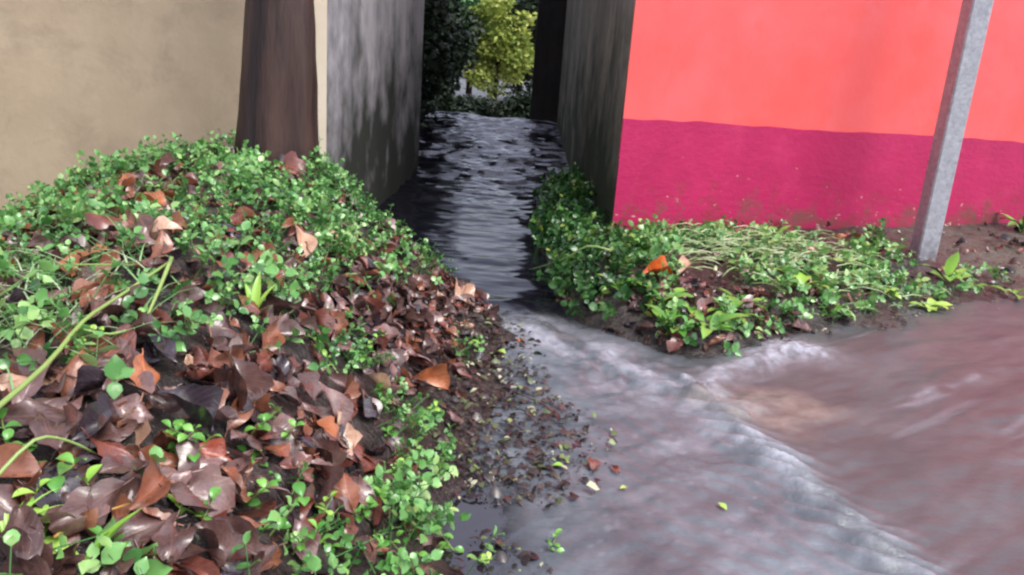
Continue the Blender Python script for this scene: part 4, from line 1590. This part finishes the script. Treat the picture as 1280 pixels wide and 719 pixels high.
# ------------------------------------------------------------------ long stalks, straws and twigs
def stalk(pix, rad, mat, label, name='stalk', cat='stalk', n=6):
    """pix: (u, v, height above the ground)"""
    P = []
    for (u, v, h) in pix:
        p = hit(u, v)
        P.append(Vector(p) + Vector((0, 0, 1)) * h)
    # smooth (Catmull-Rom)
    S = []
    for i in range(len(P) - 1):
        a, b, c, d = P[max(i - 1, 0)], P[i], P[i + 1], P[min(i + 2, len(P) - 1)]
        for t in (0, .33, .66):
            S.append(.5 * ((2 * b) + (c - a) * t + (2 * a - 5 * b + 4 * c - d) * t * t + (3 * b - a - 3 * c + d) * t ** 3))
    S.append(P[-1])
    rr = [rad * (1 - .45 * i / (len(S) - 1)) for i in range(len(S))]
    mb = MB()
    mb.tube(S, rr, n)
    c0_ = np.array(S[0])
    o = link(name, mesh_data(name, np.array(mb.V) - c0_, mb.Fc, mat), None, tuple(c0_))
    return tag(o, label, cat)


stalk([(-30, 590, .06), (60, 505, .06), (108, 452, .07), (150, 412, .06), (216, 356, .05)], .0046, m_stalk, 'long thick pale green stalk lying across the left of the heap')
stalk([(216, 356, .055), (200, 395, .05), (178, 432, .03)], .0044, m_stalk, 'short pale green stalk bent down from the end of the long stalk')
stalk([(178, 432, .035), (140, 446, .04), (108, 455, .06)], .0030, m_stalk, 'thin green side stalk joining the long stalk')
stalk([(-10, 410, .05), (60, 380, .07), (110, 368, .06), (175, 350, .03)], .0032, m_stalk, 'thin pale stalk across the orange leaves at the left edge')
stalk([(-10, 655, .05), (50, 622, .08), (90, 603, .06), (125, 594, .03)], .0028, m_stalk, 'thin yellowish stem curving over the lower left leaves')
stalk([(70, 700, .03), (110, 680, .035), (165, 664, .04)], .0022, m_straw, 'thin orange straw on the leaves at the bottom left')
stalk([(660, 560, .02), (690, 548, .02)], .004, m_twig, 'short dark twig on the mud', 'twig', 'twig')
stalk([(738, 428, .03), (750, 452, .02), (760, 474, .015)], .0075, m_stalk, 'pale green stem lying in the foam at the lane mouth', 'stalk')
stalk([(585, 580, .012), (612, 606, .016), (640, 620, .012)], .004, m_stalk, 'thin yellowish stem on the mud by the pool', 'stalk')
stalk([(960, 265, .0), (962, 250, .0)], .004, m_stalk, 'short stub against the wall', 'stalk') if False else None
for i, (a, b, c, lab) in enumerate([((310, 690), (345, 660), (380, 640), 'thin brown twig at the bottom of the heap'), ((0, 450), (60, 485), (110, 500), 'thin dry twig below the long green stalk'), ((5, 610), (40, 640), (70, 655), 'thin dry twig at the lower left of the heap'), ((640, 500), (680, 520), (700, 540), 'dark twig in the debris beside the grey water'), ((455, 615), (500, 612), (545, 605), 'thin pale twig crossing the right edge of the heap')]):
    stalk([(*a, .03), (*b, .035), (*c, .03)], .0026, m_twig, lab, 'twig', 'twig')

# stem of the vine hanging out over the lane water
stalk([(760, 345, .12), (730, 350, .16), (700, 365, .16), (655, 374, .16)], .005, m_stalk, 'yellowish vine stem reaching out over the lane water', 'vine_stem', 'vine')

# ------------------------------------------------------------------ debris on the mud flat
rs = np.random.default_rng(404)
N = 2600
uu, vv_ = rs.normal(640, 62, N), rs.normal(520, 85, N)
uu = np.r_[uu, rs.uniform(545, 660, 500), rs.uniform(860, 1250, 1300), rs.uniform(1100, 1200, 160)]
vv_ = np.r_[vv_, rs.uniform(400, 470, 500), rs.uniform(290, 430, 1300), rs.uniform(380, 410, 160)]
PX, PY = [], []
r_all = np.stack([(uu - 640) / F, -(vv_ - 359.5) / F, -np.ones_like(uu)], -1) @ MN.T
t_all = (0.02 - 1.0) / r_all[:, 2]
X0, Y0 = r_all[:, 0] * t_all, r_all[:, 1] * t_all
Z0 = terrain(X0, Y0, False)
ok = (np.hypot((X0 + .12), (Y0 - 1.52) * .7) > .075) & (vv_ < 719) & (Z0 < .30) & (Z0 > -.03) & front_of_red(X0, Y0) & (Y0 < 6)
X0, Y0, Z0 = X0[ok], Y0[ok], np.maximum(terrain(X0[ok], Y0[ok]), 0.0)
n = len(X0)
L = (.004 + .016 * rs.random(n) ** 2.5)
W = L * (.25 + .5 * rs.random(n))
an = rs.random(n) * 6.28
d = np.stack([np.cos(an), np.sin(an), rs.normal(size=n) * .25], -1)
s_ = np.stack([-np.sin(an), np.cos(an), rs.normal(size=n) * .35], -1)
C = np.stack([X0, Y0, Z0 + .004 + .012 * rs.random(n)], -1)
bend = np.array([0, 0, 1.0]) * (L * .35)[:, None]
V = np.stack([C - d * L[:, None], C - d * (L * .3)[:, None] + s_ * W[:, None] + bend, C + d * (L * .4)[:, None] + s_ * (W * .8)[:, None] + bend, C + d * L[:, None], C + d * (L * .3)[:, None] - s_ * W[:, None] + bend * .7, C - d * (L * .4)[:, None] - s_ * (W * .7)[:, None] + bend * .7, C + bend * 1.3], 1).reshape(-1, 3)
Fc = (np.arange(n)[:, None, None] * 7 + np.array([[0, 6, 1], [1, 6, 2], [2, 6, 3], [3, 6, 4], [4, 6, 5], [5, 6, 0]])).reshape(-1, 3)
mdeb = Mat('debris_bits', 0.3, 0.5)
mdeb.color(mdeb.ramp(mdeb.attr('tint'), [(0.0, lin(44, 34, 36)), (0.35, lin(66, 54, 52)), (0.62, lin(84, 70, 62)), (0.80, lin(88, 100, 62)), (0.92, lin(134, 150, 96)), (0.97, lin(186, 186, 156)), (1.0, lin(190, 120, 100))], 'CONSTANT'))
mdeb.set('Coat Weight', 0.3)
o = link('debris', mesh_data('debris', V, Fc, mdeb.m, attrs={'tint': np.repeat(rs.random(n), 7)}))
tag(o, 'shredded leaf bits and rotted plant debris on the wet mud flat', 'debris', kind='stuff')


# floating single leaves on the water
def floater(u, v, me, yaw, s, lab, z=.008, pitch=0):
    p = at_z(u, v, z)
    k = np.argmin((WX - p[0]) ** 2 + (WY - p[1]) ** 2)
    o = link('floating_leaf', me)
    o.matrix_world = Matrix.Translation((p[0], p[1], max(WZ.ravel()[k], terrain(p[0], p[1])) + z)) @ Matrix.Rotation(yaw, 4, 'Z') @ Matrix.Rotation(pitch, 4, 'Y') @ Matrix.Diagonal((s, s, s, 1))
    return tag(o, lab, 'leaf')


gm = blade_mesh('floating_leaf', .05, .03, .3, .4, m_lime)
floater(897, 629, gm, -1.0, .62, 'small green leaf floating on the grey rippled water')
floater(775, 611, gm, .6, .5, 'tiny yellow green leaf floating near the red leaf')
floater(770, 588, leaf_mesh(2, 'red'), 1.9, .42, 'small reddish leaf floating on the grey water')
floater(742, 585, leaf_mesh(5, 'reddish brown'), 1.5, .8, 'sunken dark reddish leaf next to the small reddish leaf', .004)
floater(652, 423, leaf_mesh(0, 'bright orange'), 0, .32, 'tiny bright orange leaf bit at the lane mouth')
floater(690, 585, gm, .2, .7, 'pale green leaf on the mud by the twig')
floater(584, 442, blade_mesh('floating_leaf', .07, .05, .3, .4, m_lime), .4, .8, 'round pale green leaf at the foot of the slope', .03)
floater(632, 443, blade_mesh('floating_leaf', .07, .05, .3, .4, m_lime), 2.4, .7, 'whitish green torn leaf beside the lane mouth mud', .02)
